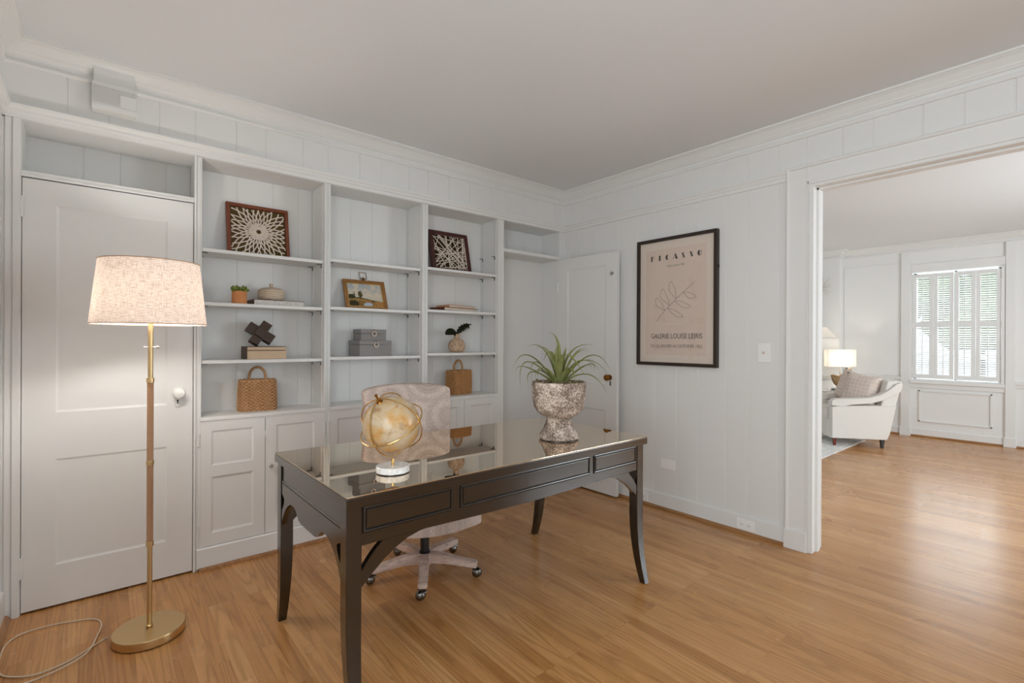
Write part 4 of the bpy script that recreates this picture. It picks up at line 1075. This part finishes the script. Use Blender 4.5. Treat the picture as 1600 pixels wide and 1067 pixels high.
b = NB(); tube(b, catmull(cord + loop, 8), .0028, 8); obj('lamp_cord', b, 'cord', t)

# ------------------------------------------------------------------ writing desk
DX0, DX1, DY0, DY1, DT = .603, 2.232, 1.528, 2.362, .762
t = thing('writing_desk', 'dark espresso writing desk with a glossy glass top and curved legs', 'desk', ((DX0 + DX1) / 2, (DY0 + DY1) / 2, 0))
b = NB(); box(b, DX0, DX1, DY0, DY1, .722, .7575, .003); obj('desk_top', b, 'desk', t)
b = NB(); box(b, DX0 + .002, DX1 - .002, DY0 + .002, DY1 - .002, .7577, .7625, .0012); o = obj('glass_top', b, 'glass_top', t); o['label'] = 'mirror-like smoked glass sheet'
LW = .052; ax0, ax1, ay0, ay1 = DX0 + .008, DX1 - .008, DY0 + .020, DY1 - .020
def leg(sx, sy):
    """sabre leg: straight above, kicks out along y near the foot and tapers"""
    b = NB(); x0 = ax0 if sx < 0 else ax1 - LW; yo = ay0 if sy < 0 else ay1
    prof_o = []; prof_i = []; xs_ = []
    N_ = 22
    tm = bmesh.new(); rings = []
    for i in range(N_ + 1):
        z = .722 * (1 - i / N_); q = max(0, (.36 - z) / .36)
        out = .045 * q ** 2.3; wid = LW * (1 - .34 * q ** 1.4); xin = .009 * q ** 1.5
        ya = yo + sy * out; yb = ya - sy * wid
        xa, xb = x0 + xin, x0 + LW - xin
        rings.append([tm.verts.new((xa, ya, z)), tm.verts.new((xb, ya, z)), tm.verts.new((xb, yb, z)), tm.verts.new((xa, yb, z))])
    for A, B in zip(rings, rings[1:]):
        for j in range(4): tm.faces.new((A[j], A[(j + 1) % 4], B[(j + 1) % 4], B[j]))
    tm.faces.new(rings[0]); tm.faces.new(rings[-1][::-1]); bmesh.ops.recalc_face_normals(tm, faces=tm.faces)
    es = [e for e in tm.edges if abs(e.verts[0].co.z - e.verts[1].co.z) > 1e-4]
    bmesh.ops.bevel(tm, geom=es, offset=.0018, segments=1, affect='EDGES', profile=.5)
    merge(b, tm); return obj('leg', b, 'desk', t, angle=25)
for sx in (-1, 1):
    for sy in (-1, 1): leg(sx, sy)
# long aprons: straight bottom with curved end brackets, triangular holes beside the legs
fx0, fx1 = ax0 + LW, ax1 - LW
def long_apron(yf, sy, name, drawers):
    ya, yb = yf, yf - sy * .022
    lo, hi = min(ya, yb), max(ya, yb)
    b = NB(); rail = .588
    box(b, fx0 - .004, fx1 + .004, lo, hi, rail, .724, .001, 1)
    # curved brackets
    for s in (-1, 1):
        xe = fx0 if s < 0 else fx1; g = lambda d: xe - s * d
        outer = [(g(.255), rail + .002), (g(.215), rail - .002), (g(.17), rail - .014), (g(.125), rail - .036), (g(.08), rail - .066), (g(.04), rail - .100), (g(.0), rail - .138)]
        inner = [(g(0), rail - .085), (g(.018), rail - .060), (g(.038), rail - .036), (g(.058), rail - .016), (g(.078), rail + .002)]
        prism(b, outer + inner, 'y', lo, hi)
    prism(b, [(fx0 + .25, rail + .001), (fx1 - .25, rail + .001), (fx1 - .25, rail), ((fx0 + fx1) / 2 + .3, rail - .006), ((fx0 + fx1) / 2, rail - .010), ((fx0 + fx1) / 2 - .3, rail - .006), (fx0 + .25, rail)], 'y', lo, hi)
    a = obj(name, b, 'desk', t)
    return a
yf = ay0 + .004
long_apron(yf, -1, 'front_apron', True)
long_apron(ay1 - .004, 1, 'back_apron', False)
for x0, x1 in ((.664, 1.020), (1.050, 1.797), (1.822, 2.163)):
    b = NB(); box(b, x0, x1, yf - .0015, yf + .004, .628, .720); d = obj('drawer', b, 'desk_groove', t)
    b = NB(); z0, z1 = .628, .720
    # raised beads around a flat front
    for a, c, e, f in ((x0 + .004, x1 - .004, z0 + .004, z0 + .010), (x0 + .004, x1 - .004, z1 - .010, z1 - .004)): box(b, a, c, yf - .0055, yf, e, f, .0025)
    for a, c in ((x0 + .004, x0 + .010), (x1 - .010, x1 - .004)): box(b, a, c, yf - .0055, yf, z0 + .004, z1 - .004, .0025)
    box(b, x0 + .0155, x1 - .0155, yf - .0045, yf, z0 + .0155, z1 - .0155, .0015); obj('drawer_front', b, 'desk', d)
# side aprons with ogee lower edge
sy0, sy1 = ay0 + LW, ay1 - LW; cy = (sy0 + sy1) / 2
def side_apron(xf, sx):
    xa, xb = xf, xf - sx * .022; lo, hi = min(xa, xb), max(xa, xb); b = NB()
    box(b, lo, hi, sy0 - .004, sy1 + .004, .648, .724, .001, 1)
    half = [(0, .535), (.075, .536), (.095, .541), (.112, .552), (.128, .568), (.150, .578), (.178, .579), (.20, .574), (.225, .562), (.25, .544), (.275, .518), (.295, .488), (.31, .455)]
    e = (sy1 - sy0) / 2; half = [(min(d * e / .31, e), z) for d, z in half]
    up = [(e, .515), (e - .022, .540), (e - .036, .560), (e - .040, .578), (e - .018, .590), (e, .596), (e, .640)]
    poly = [(cy + d, z) for d, z in half] + [(cy + d, z) for d, z in up] + [(cy - d, z) for d, z in up[::-1]] + [(cy - d, z) for d, z in half[::-1][:-1]]
    o = .003 * sx
    prism(b, poly, 'x', lo + o, hi + o)
    a = obj('side_apron', b, 'desk', t)
    b = NB(); xm = xf + sx * .003
    box(b, min(xm, xm - sx * .01), max(xm, xm - sx * .01) + 0, sy0 + .002, sy1 - .002, .640, .652, .004, 3); obj('bead', b, 'desk', a)
side_apron(ax0 + .006, -1); side_apron(ax1 - .006, 1)

# ------------------------------------------------------------------ globe on the desk
GX, GY, GZ = .862, 1.728, .7626
t = thing('desk_globe', 'amber globe in crossed gold rings on a white marble disc', 'globe', (GX, GY, GZ))
b = NB(); lathe(b, [(0, .002), (.058, .002), (.063, .004), (.063, .024), (.061, .0265), (0, .0265)], (GX, GY, GZ), 56); obj('marble_base', b, 'marble', t)
b = NB(); lathe(b, [(0, 0), (.061, 0), (.061, .003), (0, .003)], (GX, GY, GZ), 40); obj('base_pad', b, 'black', t)
GR = .1085; GC = Vector((GX - .004, GY + .004, GZ + .182))
b = NB(); tube(b, [(GX, GY, GZ + .025), (GX, GY, GZ + .052)], .006, 12); obj('post', b, 'gold', t)
toward = Vector((-.455, -.875, .16)).normalized(); rightv = Vector((.887, -.461, 0)); upv = rightv.cross(-toward).normalized()
axis = (upv * .77 - rightv * .40 + toward * .50).normalized()
q = Vector((0, 0, 1)).rotation_difference(axis).to_matrix().to_4x4()
MG = Matrix.Translation(GC) @ q
b = NB(); bmesh.ops.create_uvsphere(b, u_segments=64, v_segments=32, radius=GR); obj('sphere', b, 'globe', t, matrix=MG)
ringR = GR * 1.115
def ring(mat4, R, r=.0026):
    b = NB(); tube(b, [(R * cos(2 * PI * i / 80), R * sin(2 * PI * i / 80), 0) for i in range(80)], r, 8, closed=True); return obj('ring', b, 'gold', t, matrix=MG @ mat4)
view = q.inverted().to_3x3() @ toward; a0 = math.atan2(view.y, view.x)
ring(Matrix.Identity(4), ringR * 1.02, .0028)
ring(Matrix.Rotation(a0 + rad(52), 4, 'Z') @ Matrix.Rotation(rad(90), 4, 'X'), ringR)
ring(Matrix.Rotation(a0 - rad(46), 4, 'Z') @ Matrix.Rotation(rad(90), 4, 'X'), ringR * .99)
b = NB(); tube(b, [(0, 0, GR - .002), (0, 0, GR + .026)], .0042, 10); tube(b, [(0, 0, -GR - .014), (0, 0, -GR + .002)], .0042, 10)
lathe(b, [(0, GR + .026), (.006, GR + .028), (.006, GR + .034), (0, GR + .037)], (0, 0, 0), 12)
lathe(b, [(0, GR - .001), (.014, GR - .002), (.011, GR + .004), (0, GR + .004)], (0, 0, 0), 16); obj('axis_pin', b, 'brass', t, matrix=MG)

# ------------------------------------------------------------------ urn planter
UX, UY, UZ = 1.818, 1.780, .7626
t = thing('potted_plant', 'spiky air plant in a weathered stone urn on the desk', 'potted plant', (UX, UY, UZ))
b = NB()
prof = [(0, .004), (.098, .004), (.103, .010), (.102, .022), (.094, .032), (.080, .052), (.068, .078), (.063, .096), (.064, .110), (.075, .118), (.094, .126), (.113, .142), (.128, .168), (.136, .200), (.139, .240), (.1395, .288), (.137, .295), (.128, .295), (.124, .284), (.0, .280)]
lathe(b, prof, (0, 0, 0), 64)
bmesh.ops.subdivide_edges(b, edges=[e for e in b.edges if abs(e.verts[0].co.z - e.verts[1].co.z) > .012], cuts=2)
for v in b.verts:
    if .01 < v.co.z < .29:
        d = mn.fractal(v.co * 26, .9, 2., 4) * .0035; r = Vector((v.co.x, v.co.y, 0))
        if r.length > .03: v.co += r.normalized() * d
    v.co += Vector((UX, UY, UZ))
obj('urn', b, 'stone', t)
b = NB(); lathe(b, [(0, 0), (.097, 0), (.097, .004), (0, .004)], (UX, UY, UZ), 40); obj('base_pad', b, 'black', t)
b = NB(); tm = bmesh.new(); bmesh.ops.create_circle(tm, cap_ends=True, segments=40, radius=.124); merge(b, tm, Matrix.Translation((UX, UY, UZ + .283)))
rng = random.Random(5)
for i in range(70):
    a, r = rng.uniform(0, 2 * PI), rng.uniform(.02, .118); p = Vector((UX + r * cos(a), UY + r * sin(a), UZ + .284)); d = Vector((rng.uniform(-1, 1), rng.uniform(-1, 1), rng.uniform(.1, .6))) * .03
    tube(b, [p, p + d * .6 + Vector((0, 0, .006)), p + d], [.003, .003, .001], 5)
obj('moss', b, 'soil', t)
# leaves: base -> via -> tip given as (right, up, towards viewer) in metres
tw = Vector((-.709, -.705, 0)); rt = Vector((.705, -.709, 0)); UC = Vector((UX, UY, UZ + .285)); PXS = .00063
L = [((-85, 420), (-5, 300), .02, 1), ((-275, 290), (-125, 270), -.02, 1.1), ((-380, 110), (-245, 225), .03, 1.2), ((-310, -35), (-255, 175), .07, 1), ((-365, 85), (-275, 125), -.06, .9), ((-245, 5), (-205, 95), .09, 1),
     ((290, 315), (105, 255), -.05, 1.1), ((255, 275), (135, 235), -.09, .9), ((410, 115), (245, 225), .02, 1.2), ((390, 85), (195, 190), .06, 1), ((375, -65), (225, 80), .09, 1), ((295, 95), (235, 150), -.06, .9), ((200, 75), (45, 235), .14, 1.1), ((195, 165), (120, 120), -.12, .8),
     ((-30, 150), (-10, 180), .13, 1.3), ((-130, 180), (-60, 240), -.11, 1.), ((60, 290), (40, 200), -.05, 1.2), ((-20, 300), (-30, 180), .03, 1.5), ((-190, 60), (-120, 130), .13, 1), ((120, 40), (80, 130), .15, 1.1)]
L += [((tx * .8 + 25, tz * .85 + 30), (vx * .8 + 12, vz * .9 + 12), -dep * .8 + .02, wsc * .9) for (tx, tz), (vx, vz), dep, wsc in L[1:12:2]]
b = NB()
for (tx, tz), (vx, vz), dep, wsc in L:
    tip = rt * tx * PXS + Vector((0, 0, tz * PXS)) + tw * dep; via = rt * vx * PXS + Vector((0, 0, vz * PXS)) + tw * dep * .65
    start = rt * (tx * .00004) + tw * dep * .15 + Vector((0, 0, -.01))
    ctrl = via * 2 - (start + tip) * .5
    pts = bez(start, ctrl, tip, 16); tm = bmesh.new(); P = [Vector(p) for p in pts]; rows = []
    for i, p in enumerate(P):
        u = i / 16; d = (P[min(i + 1, 16)] - P[max(i - 1, 0)]).normalized()
        out = Vector((p.x, p.y, 0)); out = out.normalized() if out.length > 1e-4 else rt
        side = Vector((-out.y, out.x, 0)); side = (side - d * side.dot(d)).normalized(); nn = side.cross(d).normalized()
        w = .0138 * wsc * (1 - u) ** .8 * (.75 + .6 * u * (1 - u) * 2) + .0006; cup = w * .55
        if nn.z < 0: nn = -nn
        rows.append([tm.verts.new(p - side * w + nn * cup), tm.verts.new(p - side * w * .5 + nn * cup * .25), tm.verts.new(p), tm.verts.new(p + side * w * .5 + nn * cup * .25), tm.verts.new(p + side * w + nn * cup)])
    for A, B in zip(rows, rows[1:]):
        for j in range(4): tm.faces.new((A[j], A[j + 1], B[j + 1], B[j]))
    bmesh.ops.solidify(tm, geom=tm.faces[:], thickness=.0014); bmesh.ops.recalc_face_normals(tm, faces=tm.faces)
    merge(b, tm, Matrix.Translation(UC))
obj('foliage', b, 'air_leaf', t, angle=70)

# ------------------------------------------------------------------ office chair (faces the viewer across the desk)
CX, CY = 1.362, 2.347
ROT = rad(-13)
t = thing('office_chair', 'upholstered office chair with medallion fabric and a whitewashed wooden star base', 'office chair', (CX, CY, 0), ROT)
inv = Matrix.Rotation(-ROT, 4, 'Z')
b = NB()
def back_fn(x, y, z):
    u = (z - .43) / .56
    k = .90 + .10 * u
    z = z - .026 * max(0, (abs(x) - .2) / .072) ** 2 * max(0, (u - .8) / .2)
    return (x * k, y + .30 + .10 * u + .045 * (1 - (x / .27) ** 2) * .6 - .02, z + .012 * (1 - (x / .27) ** 2) * max(0, u - .5) * 2)
cage(b, [-.272, -.25, -.15, 0, .15, .25, .272], [-.045, .045], [.43, .46, .60, .75, .88, .965, .992], back_fn)
bk = obj('backrest', b, 'chair_fabric', t, local=True, sub=2)
b = NB(); cage(b, [-.262, -.24, -.12, 0, .12, .24, .262], [-.275, -.245, -.1, .1, .24, .26], [.292, .315, .45, .485], lambda x, y, z: (x * (1 - .12 * (y / .27) ** 2), y * (1 - .10 * (x / .27) ** 2), z + (.034 * (x / .262) ** 2 - .012 if z < .32 else 0) + .012 * (1 - (x / .26) ** 2)))
obj('seat', b, 'chair_fabric', t, local=True, sub=2)
b = NB(); box(b, -.09, .09, -.09, .09, .300, .335, .008); obj('mechanism', b, 'black', t, local=True)
b = NB(); tube(b, [(0, 0, .11), (0, 0, .24)], .024, 20); tube(b, [(0, 0, .24), (0, 0, .31)], .016, 16); lathe(b, [(.024, .108), (.030, .108), (.030, .118), (.024, .122)], (0, 0, 0), 20); obj('gas_column', b, 'black', t, local=True)
b = NB(); lathe(b, [(0, .055), (.045, .055), (.05, .06), (.05, .108), (.046, .112), (0, .112)], (0, 0, 0), 20); obj('hub', b, 'whitewash', t, local=True)
for i in range(5):
    a = rad(166 + 72 * i) - ROT
    Rm = Matrix.Rotation(a, 4, 'Z')
    side = [(.0, .112), (.06, .116), (.13, .110), (.20, .098), (.262, .090), (.292, .086), (.292, .058), (.262, .058), (.20, .062), (.12, .068), (.06, .064), (0, .060)]
    b = NB(); tm = bmesh.new()
    def wid(r): return .027 - .004 * min(1, r / .2)
    A = [tm.verts.new((r, -wid(r), z)) for r, z in side]; B = [tm.verts.new((r, wid(r), z)) for r, z in side]; n = len(side)
    tm.faces.new(A); tm.faces.new(B[::-1])
    for j in range(n): tm.faces.new((A[j], B[j], B[(j + 1) % n], A[(j + 1) % n]))
    bmesh.ops.recalc_face_normals(tm, faces=tm.faces)
    es = [e for e in tm.edges if (e.verts[0].co.y > 0) == (e.verts[1].co.y > 0)]
    bmesh.ops.bevel(tm, geom=es, offset=.004, segments=2, affect='EDGES'); merge(b, tm)
    lg = obj('base_leg', b, 'whitewash', t, local=True, matrix=Rm)
    b = NB(); tube(b, [(.280, 0, .062), (.280, 0, .046)], .006, 10)
    sw = [.4, -.9, .3, 1.2, -.5][i]; off = Matrix.Translation((.280, 0, 0)) @ Matrix.Rotation(sw, 4, 'Z')
    tm = bmesh.new(); bmesh.ops.create_uvsphere(tm, u_segments=20, v_segments=14, radius=.027); merge(b, tm, off @ Matrix.Translation((.012, 0, .027)) @ Matrix.Diagonal((1, .86, 1, 1)))
    box(b, -.012, .012, -.026, .026, .040, .048, .003, matrix=off); obj('caster', b, 'gunmetal', lg, local=True, matrix=Rm)

# ------------------------------------------------------------------ next room: rug, armchair, cushions, side table, lamps, wall star
b = NB(); box(b, 4.9, 7.60, 1.90, 4.05, .0, .010, .004); tag(obj('area_rug', b, 'rug'), 'pale grey and white striped rug under the white armchair', 'rug')
AX, AY, AR = 7.315, 2.025, rad(180 + 37)
t = thing('armchair', 'white upholstered armchair with sloping arms in the next room', 'armchair', (AX, AY, 0), AR)
# local: front towards -y, near side is +x
hw = .385
b = NB(); cage(b, [-hw + .10, -hw + .13, 0, hw - .13, hw - .10], [-.325, -.30, .0, .25, .30], [.105, .13, .30, .33]); obj('seat_base', b, 'uphol', t, local=True, sub=2)
b = NB(); cage(b, [-hw + .12, -hw + .15, 0, hw - .15, hw - .12], [-.35, -.32, -.1, .15, .20], [.325, .345, .43, .452], lambda x, y, z: (x, y, z + .015 * (1 - (x / .3) ** 2) * (z > .4))); obj('seat_cushion', b, 'uphol', t, local=True, sub=2)
b = NB(); cage(b, [-hw + .04, -hw + .08, 0, hw - .08, hw - .04], [.17, .20, .30, .33], [.14, .18, .45, .70, .80, .83], lambda x, y, z: (x, y + max(0, z - .3) * .22 - .04 * (z < .3), z - .03 * (abs(x) / hw) ** 2 * (z > .6))); obj('backrest', b, 'uphol', t, local=True, sub=2)
for s in (-1, 1):
    xa, xb = sorted((s * (hw - .115), s * hw))
    b = NB(); prism(b, [(-.318, .105), (.27, .105), (.30, .18), (.365, .515), (.10, .512), (-.20, .500), (-.318, .49)], 'x', xa, xb, bev=.016)
    a = obj('arm', b, 'uphol', t, local=True)
    top = [(-.325, .50), (-.322, .555), (-.29, .582), (-.10, .592), (.08, .607), (.20, .645), (.29, .708), (.36, .775), (.405, .795), (.430, .775), (.415, .70), (.385, .66), (.32, .632), (.22, .575), (.10, .535), (-.10, .515), (-.20, .490)]
    b = NB(); prism(b, top, 'x', xa - .004, xb + .004, bev=.014); obj('arm_pad', b, 'uphol', a, local=True)
    b = NB(); pipe = [(s * (hw + .001), y, z) for y, z in [(-.30, .488), (-.05, .503), (.15, .510), (.36, .514)]]; tube(b, pipe, .004, 6); obj('piping', b, 'uphol', a, local=True)
for sx in (-1, 1):
    b = NB(); lathe(b, [(0, 0), (.016, 0), (.028, .108), (.030, .115), (0, .115)], (sx * (hw - .06), -.27, .0), 4, matrix=Matrix.Rotation(rad(45), 4, 'Z')); o = obj('leg', b, 'redwood', t, local=True); o['label'] = 'red-brown tapered front leg'
    b = NB(); lathe(b, [(0, 0), (.018, 0), (.030, .112), (.032, .118), (0, .118)], (sx * (hw - .06), .24, .0), 4, matrix=Matrix.Rotation(rad(45), 4, 'Z')); obj('leg', b, 'ebony', t, local=True)
def pillow(label, lx, ly, lz, W, H, rx, rz, grp='blush cushions on the armchair', spin=0):
    Ma = Matrix.Translation((AX, AY, 0)) @ Matrix.Rotation(AR, 4, 'Z') @ Matrix.Translation((lx, ly, lz)) @ Matrix.Rotation(rz, 4, 'Z') @ Matrix.Rotation(rx, 4, 'X') @ Matrix.Rotation(rad(spin), 4, 'Y')
    b = NB(); n = 13; tm = bmesh.new()
    for s in (-1, 1):
        g = [[None] * n for _ in range(n)]
        for i in range(n):
            for j in range(n):
                u, v = -1 + 2 * i / (n - 1), -1 + 2 * j / (n - 1); th = .075 * ((1 - u ** 4) * (1 - v ** 4)) ** .6
                pin = 1 - .06 * (1 - abs(u)) * (abs(v) > .9) - 0
                g[i][j] = tm.verts.new((W / 2 * u * (1 - .07 * (1 - v * v)), s * th, H / 2 * v * (1 - .07 * (1 - u * u))))
        for i in range(n - 1):
            for j in range(n - 1): tm.faces.new((g[i][j], g[i + 1][j], g[i + 1][j + 1], g[i][j + 1]))
    bmesh.ops.remove_doubles(tm, verts=tm.verts, dist=1e-5); bmesh.ops.recalc_face_normals(tm, faces=tm.faces); merge(b, tm)
    o = obj('throw_pillow', b, 'pillow', angle=100)
    o.data.transform(Matrix.Identity(4)); o.matrix_world = Ma
    tag(o, label, 'pillow', grp); return o
pillow('blush checked pillow in front on the white armchair', .085, .105, .668, .42, .42, rad(-14), rad(40), spin=7)
pillow('blush checked pillow tucked behind another on the white armchair', -.10, .075, .690, .42, .42, rad(-12), rad(20), spin=16)

# side table with a sculptural lamp
TX, TY = 8.065, 2.29
t = thing('side_table', 'pale round-cornered side table with black legs behind the armchair', 'side table', (TX, TY, 0))
TX0, TX1, TY0, TY1 = 7.87, 8.26, 2.08, 2.50
b = NB(); box(b, TX0, TX1, TY0, TY1, .565, .590, .006); obj('table_top', b, 'marble', t)
for xx in (TX0 + .04, TX1 - .04):
    for yy in (TY0 + .04, TY1 - .04):
        b = NB(); box(b, xx - .015, xx + .015, yy - .015, yy + .015, 0, .566, .002); obj('leg', b, 'ebony', t)
TLX, TLY, TZ = 8.05, 2.325, .590
t = thing('table_lamp', 'table lamp with a white oblong shade over a metal flower on the side table', 'table lamp', (TLX, TLY, TZ))
b = NB(); lathe(b, [(0, 0), (.105, 0), (.105, .022), (0, .022)], (TLX, TLY, TZ), 32); obj('base', b, 'slate', t)
b = NB(); tube(b, [(TLX, TLY, TZ + .02), (TLX, TLY, TZ + .36)], .006, 10); obj('stem', b, 'champagne', t)
b = NB()
# open tulip-like cup with one raised petal
tm = bmesh.new(); nA, nZ = 40, 10; rows = []
prof = [(.012, .045), (.045, .058), (.072, .085), (.085, .118), (.088, .150), (.086, .178), (.084, .20)]
for r, z in prof:
    row = []
    for i in range(nA):
        a = 2 * PI * i / nA; lift = 0
        f = max(0, (z - .10) / .10); d = math.atan2(sin(a - rad(-40)), cos(a - rad(-40)))
        lift = f * (.13 * math.exp(-(d / .75) ** 2) - .02 * cos(2 * a)); outw = f * (.075 * math.exp(-(d / .7) ** 2) + .03 * math.exp(-((abs(d) - 2.9) / .5) ** 2))
        row.append(tm.verts.new(((r + outw) * cos(a), (r + outw) * sin(a), z + lift)))
    rows.append(row)
for A, B in zip(rows, rows[1:]):
    for i in range(nA): tm.faces.new((A[i], A[(i + 1) % nA], B[(i + 1) % nA], B[i]))
tm.faces.new(rows[0][::-1]); bmesh.ops.solidify(tm, geom=tm.faces[:], thickness=.004); bmesh.ops.recalc_face_normals(tm, faces=tm.faces)
merge(b, tm, Matrix.Translation((TLX, TLY, TZ))); obj('flower_cup', b, 'champagne', t)
b = NB()
hx, hy, za, zb = .172, .09, TZ + .335, TZ + .575
# oblong shade, long side across the view
Rs = Matrix.Translation((TLX, TLY, 0)) @ Matrix.Rotation(rad(-57), 4, 'Z')
for s in (-1, 1):
    box(b, -hx, hx, s * hy - .002, s * hy + .002, za, zb, matrix=Rs); box(b, s * hx - .002, s * hx + .002, -hy, hy, za, zb, matrix=Rs)
obj('lamp_shade', b, 'shade2', t)
b = NB(); tm = bmesh.new(); bmesh.ops.create_uvsphere(tm, u_segments=14, v_segments=10, radius=.03); merge(b, tm, Matrix.Translation((TLX, TLY, TZ + .43))); obj('bulb', b, 'bulb', t)
# conical lamp further back, mostly hidden by the opening's jamb
SX, SY = 8.02, 2.575
t = thing('cone_lamp', 'grey cone-shaded lamp on a slim pole close to the chimney breast', 'floor lamp', (SX, SY, 0))
b = NB(); lathe(b, [(.085, 1.485), (.215, 1.345), (.213, 1.345), (.083, 1.485), (.085, 1.485)], (SX, SY, 0), 48); obj('lamp_shade', b, 'shade2', t)
b = NB(); tube(b, [(SX, SY, 0.01), (SX, SY, 1.49)], .010, 12); obj('pole', b, 'satin_brass', t)
b = NB(); lathe(b, [(0, 0), (.10, 0), (.10, .02), (0, .02)], (SX, SY, 0), 32); obj('base', b, 'satin_brass', t)
b = NB(); tm = bmesh.new(); bmesh.ops.create_uvsphere(tm, u_segments=14, v_segments=10, radius=.03); merge(b, tm, Matrix.Translation((SX, SY, 1.40))); obj('bulb', b, 'bulb', t)
# wire star on the chimney breast
b = NB(); c = Vector((8.295, 2.665, 2.08)); rng = random.Random(9)
for i in range(16):
    a = 2 * PI * i / 16 + rng.uniform(-.1, .1); R = rng.uniform(.15, .21); d = Vector((-.25 * rng.random(), cos(a), sin(a))).normalized()
    tube(b, [c + d * .02, c + d * R], [.003, .0015], 6)
tm = bmesh.new(); bmesh.ops.create_uvsphere(tm, u_segments=12, v_segments=8, radius=.02); merge(b, tm, Matrix.Translation(c)); tube(b, [c, c + Vector((.016, 0, 0))], .006, 8)
tag(obj('starburst_ornament', b, 'champagne'), 'thin wire starburst ornament on the chimney breast wall', 'wall ornament')

# ------------------------------------------------------------------ outside the far window
b = NB(); box(b, XF + .3, 30, -12, 16, -.5, -.4); tag(obj('lawn', b, 'lawn'), kind='structure')
rng = random.Random(21)
def tree(x, y, h, r, label):
    t = thing('tree', label, 'tree', (x, y, -.4), 0, 'trees outside the shuttered window')
    b = NB(); tube(b, [(x, y, -.4), (x + .05, y, h * .5), (x, y + .05, h * .8)], [.12, .09, .05], 8); obj('trunk', b, 'bark', t)
    b = NB()
    for i in range(14):
        tm = bmesh.new(); bmesh.ops.create_icosphere(tm, subdivisions=2, radius=r * rng.uniform(.35, .6))
        for v in tm.verts: v.co *= 1 + .22 * mn.noise(v.co * 5)
        a = rng.uniform(0, 6.28); q = rng.uniform(0, r * .8); merge(b, tm, Matrix.Translation((x + q * cos(a), y + q * sin(a), h * rng.uniform(.5, 1.0))))
    obj('crown', b, 'tree_leaf', t)
tree(14.5, 1.6, 2.6, 1.1, 'small leafy tree outside the shuttered window, the nearer one')
tree(19.0, 4.2, 4.4, 1.7, 'tall leafy tree outside the shuttered window, the farther one')

# ------------------------------------------------------------------ light
w = bpy.data.worlds.new('sky'); scene.world = w; w.use_nodes = True
bg = w.node_tree.nodes['Background']; bg.inputs[0].default_value = (.80, .90, 1., 1); bg.inputs[1].default_value = 1.5
def area(name, loc, rot, sx, sy, power, col):
    l = bpy.data.lights.new(name, 'AREA'); l.shape = 'RECTANGLE'; l.size = sx; l.size_y = sy; l.energy = power; l.color = col
    o = bpy.data.objects.new(name, l); COL.objects.link(o); o.location = loc; o.rotation_euler = rot; return o
def point(name, loc, power, col, r=.03):
    l = bpy.data.lights.new(name, 'POINT'); l.energy = power; l.color = col; l.shadow_soft_size = r
    o = bpy.data.objects.new(name, l); COL.objects.link(o); o.location = loc; return o
# daylight falling in through the windows (area lights stand in the sky just outside the panes)
area('daylight_study', ((W1[0] + W1[1]) / 2, YBK - .22, (W1[2] + W1[3]) / 2), (rad(90), 0, 0), W1[1] - W1[0], W1[3] - W1[2], 5, (.965, .98, 1.))
area('daylight_side', (XL - .22, (.9 - 1.0) / 2, (W5[2] + W5[3]) / 2), (rad(90), 0, rad(-90)), 1.9, W5[3] - W5[2], 70, (.965, .98, 1.))
area('daylight_lounge', ((W4[0] + W4[1]) / 2, YBK - .22, (W4[2] + W4[3]) / 2), (rad(90), 0, 0), W4[1] - W4[0], W4[3] - W4[2], 150, (.90, .95, 1.))
area('daylight_shutters', (XF + .5, 1.17, 1.6), (rad(90), 0, rad(90)), 1.0, 1.5, 45, (.88, .94, 1.))
for i, p in enumerate(BULBS): point('lamp_light', (p[0], p[1], p[2]), 6.6 if i == 0 else 5.0, (1., .98, .95), .03)
point('table_lamp_light', (TLX, TLY, TZ + .43), 5, (1., .92, .82), .03)
point('cone_lamp_light', (SX, SY, 1.40), .6, (1., .92, .82), .03)

# ------------------------------------------------------------------ camera
yaw, pitch, roll = rad(40.11), rad(-.046), rad(.272)
fw_ = Vector((sin(yaw) * cos(pitch), cos(yaw) * cos(pitch), sin(pitch)))
r0 = Vector((cos(yaw), -sin(yaw), 0)); u0 = r0.cross(fw_)
r_ = r0 * cos(roll) + u0 * sin(roll); u_ = r_.cross(fw_)
cd = bpy.data.cameras.new('camera'); cd.sensor_width = 36; cd.lens = 766.2 * 36 / 1600; cd.clip_start = .05; cd.clip_end = 100
co = bpy.data.objects.new('camera', cd); COL.objects.link(co)
co.matrix_world = Matrix(((r_.x, u_.x, -fw_.x, 0), (r_.y, u_.y, -fw_.y, 0), (r_.z, u_.z, -fw_.z, 1.265), (0, 0, 0, 1)))
scene.camera = co
vs = scene.view_settings; vs.view_transform = 'Standard'; vs.look = 'None'; vs.gamma = 1; vs.exposure = 0; vs.use_curve_mapping = False
scene.cycles.use_denoising = True
scene.cycles.max_bounces = 12; scene.cycles.diffuse_bounces = 8; scene.cycles.transparent_max_bounces = 16
scene.cycles.sample_clamp_indirect = 6
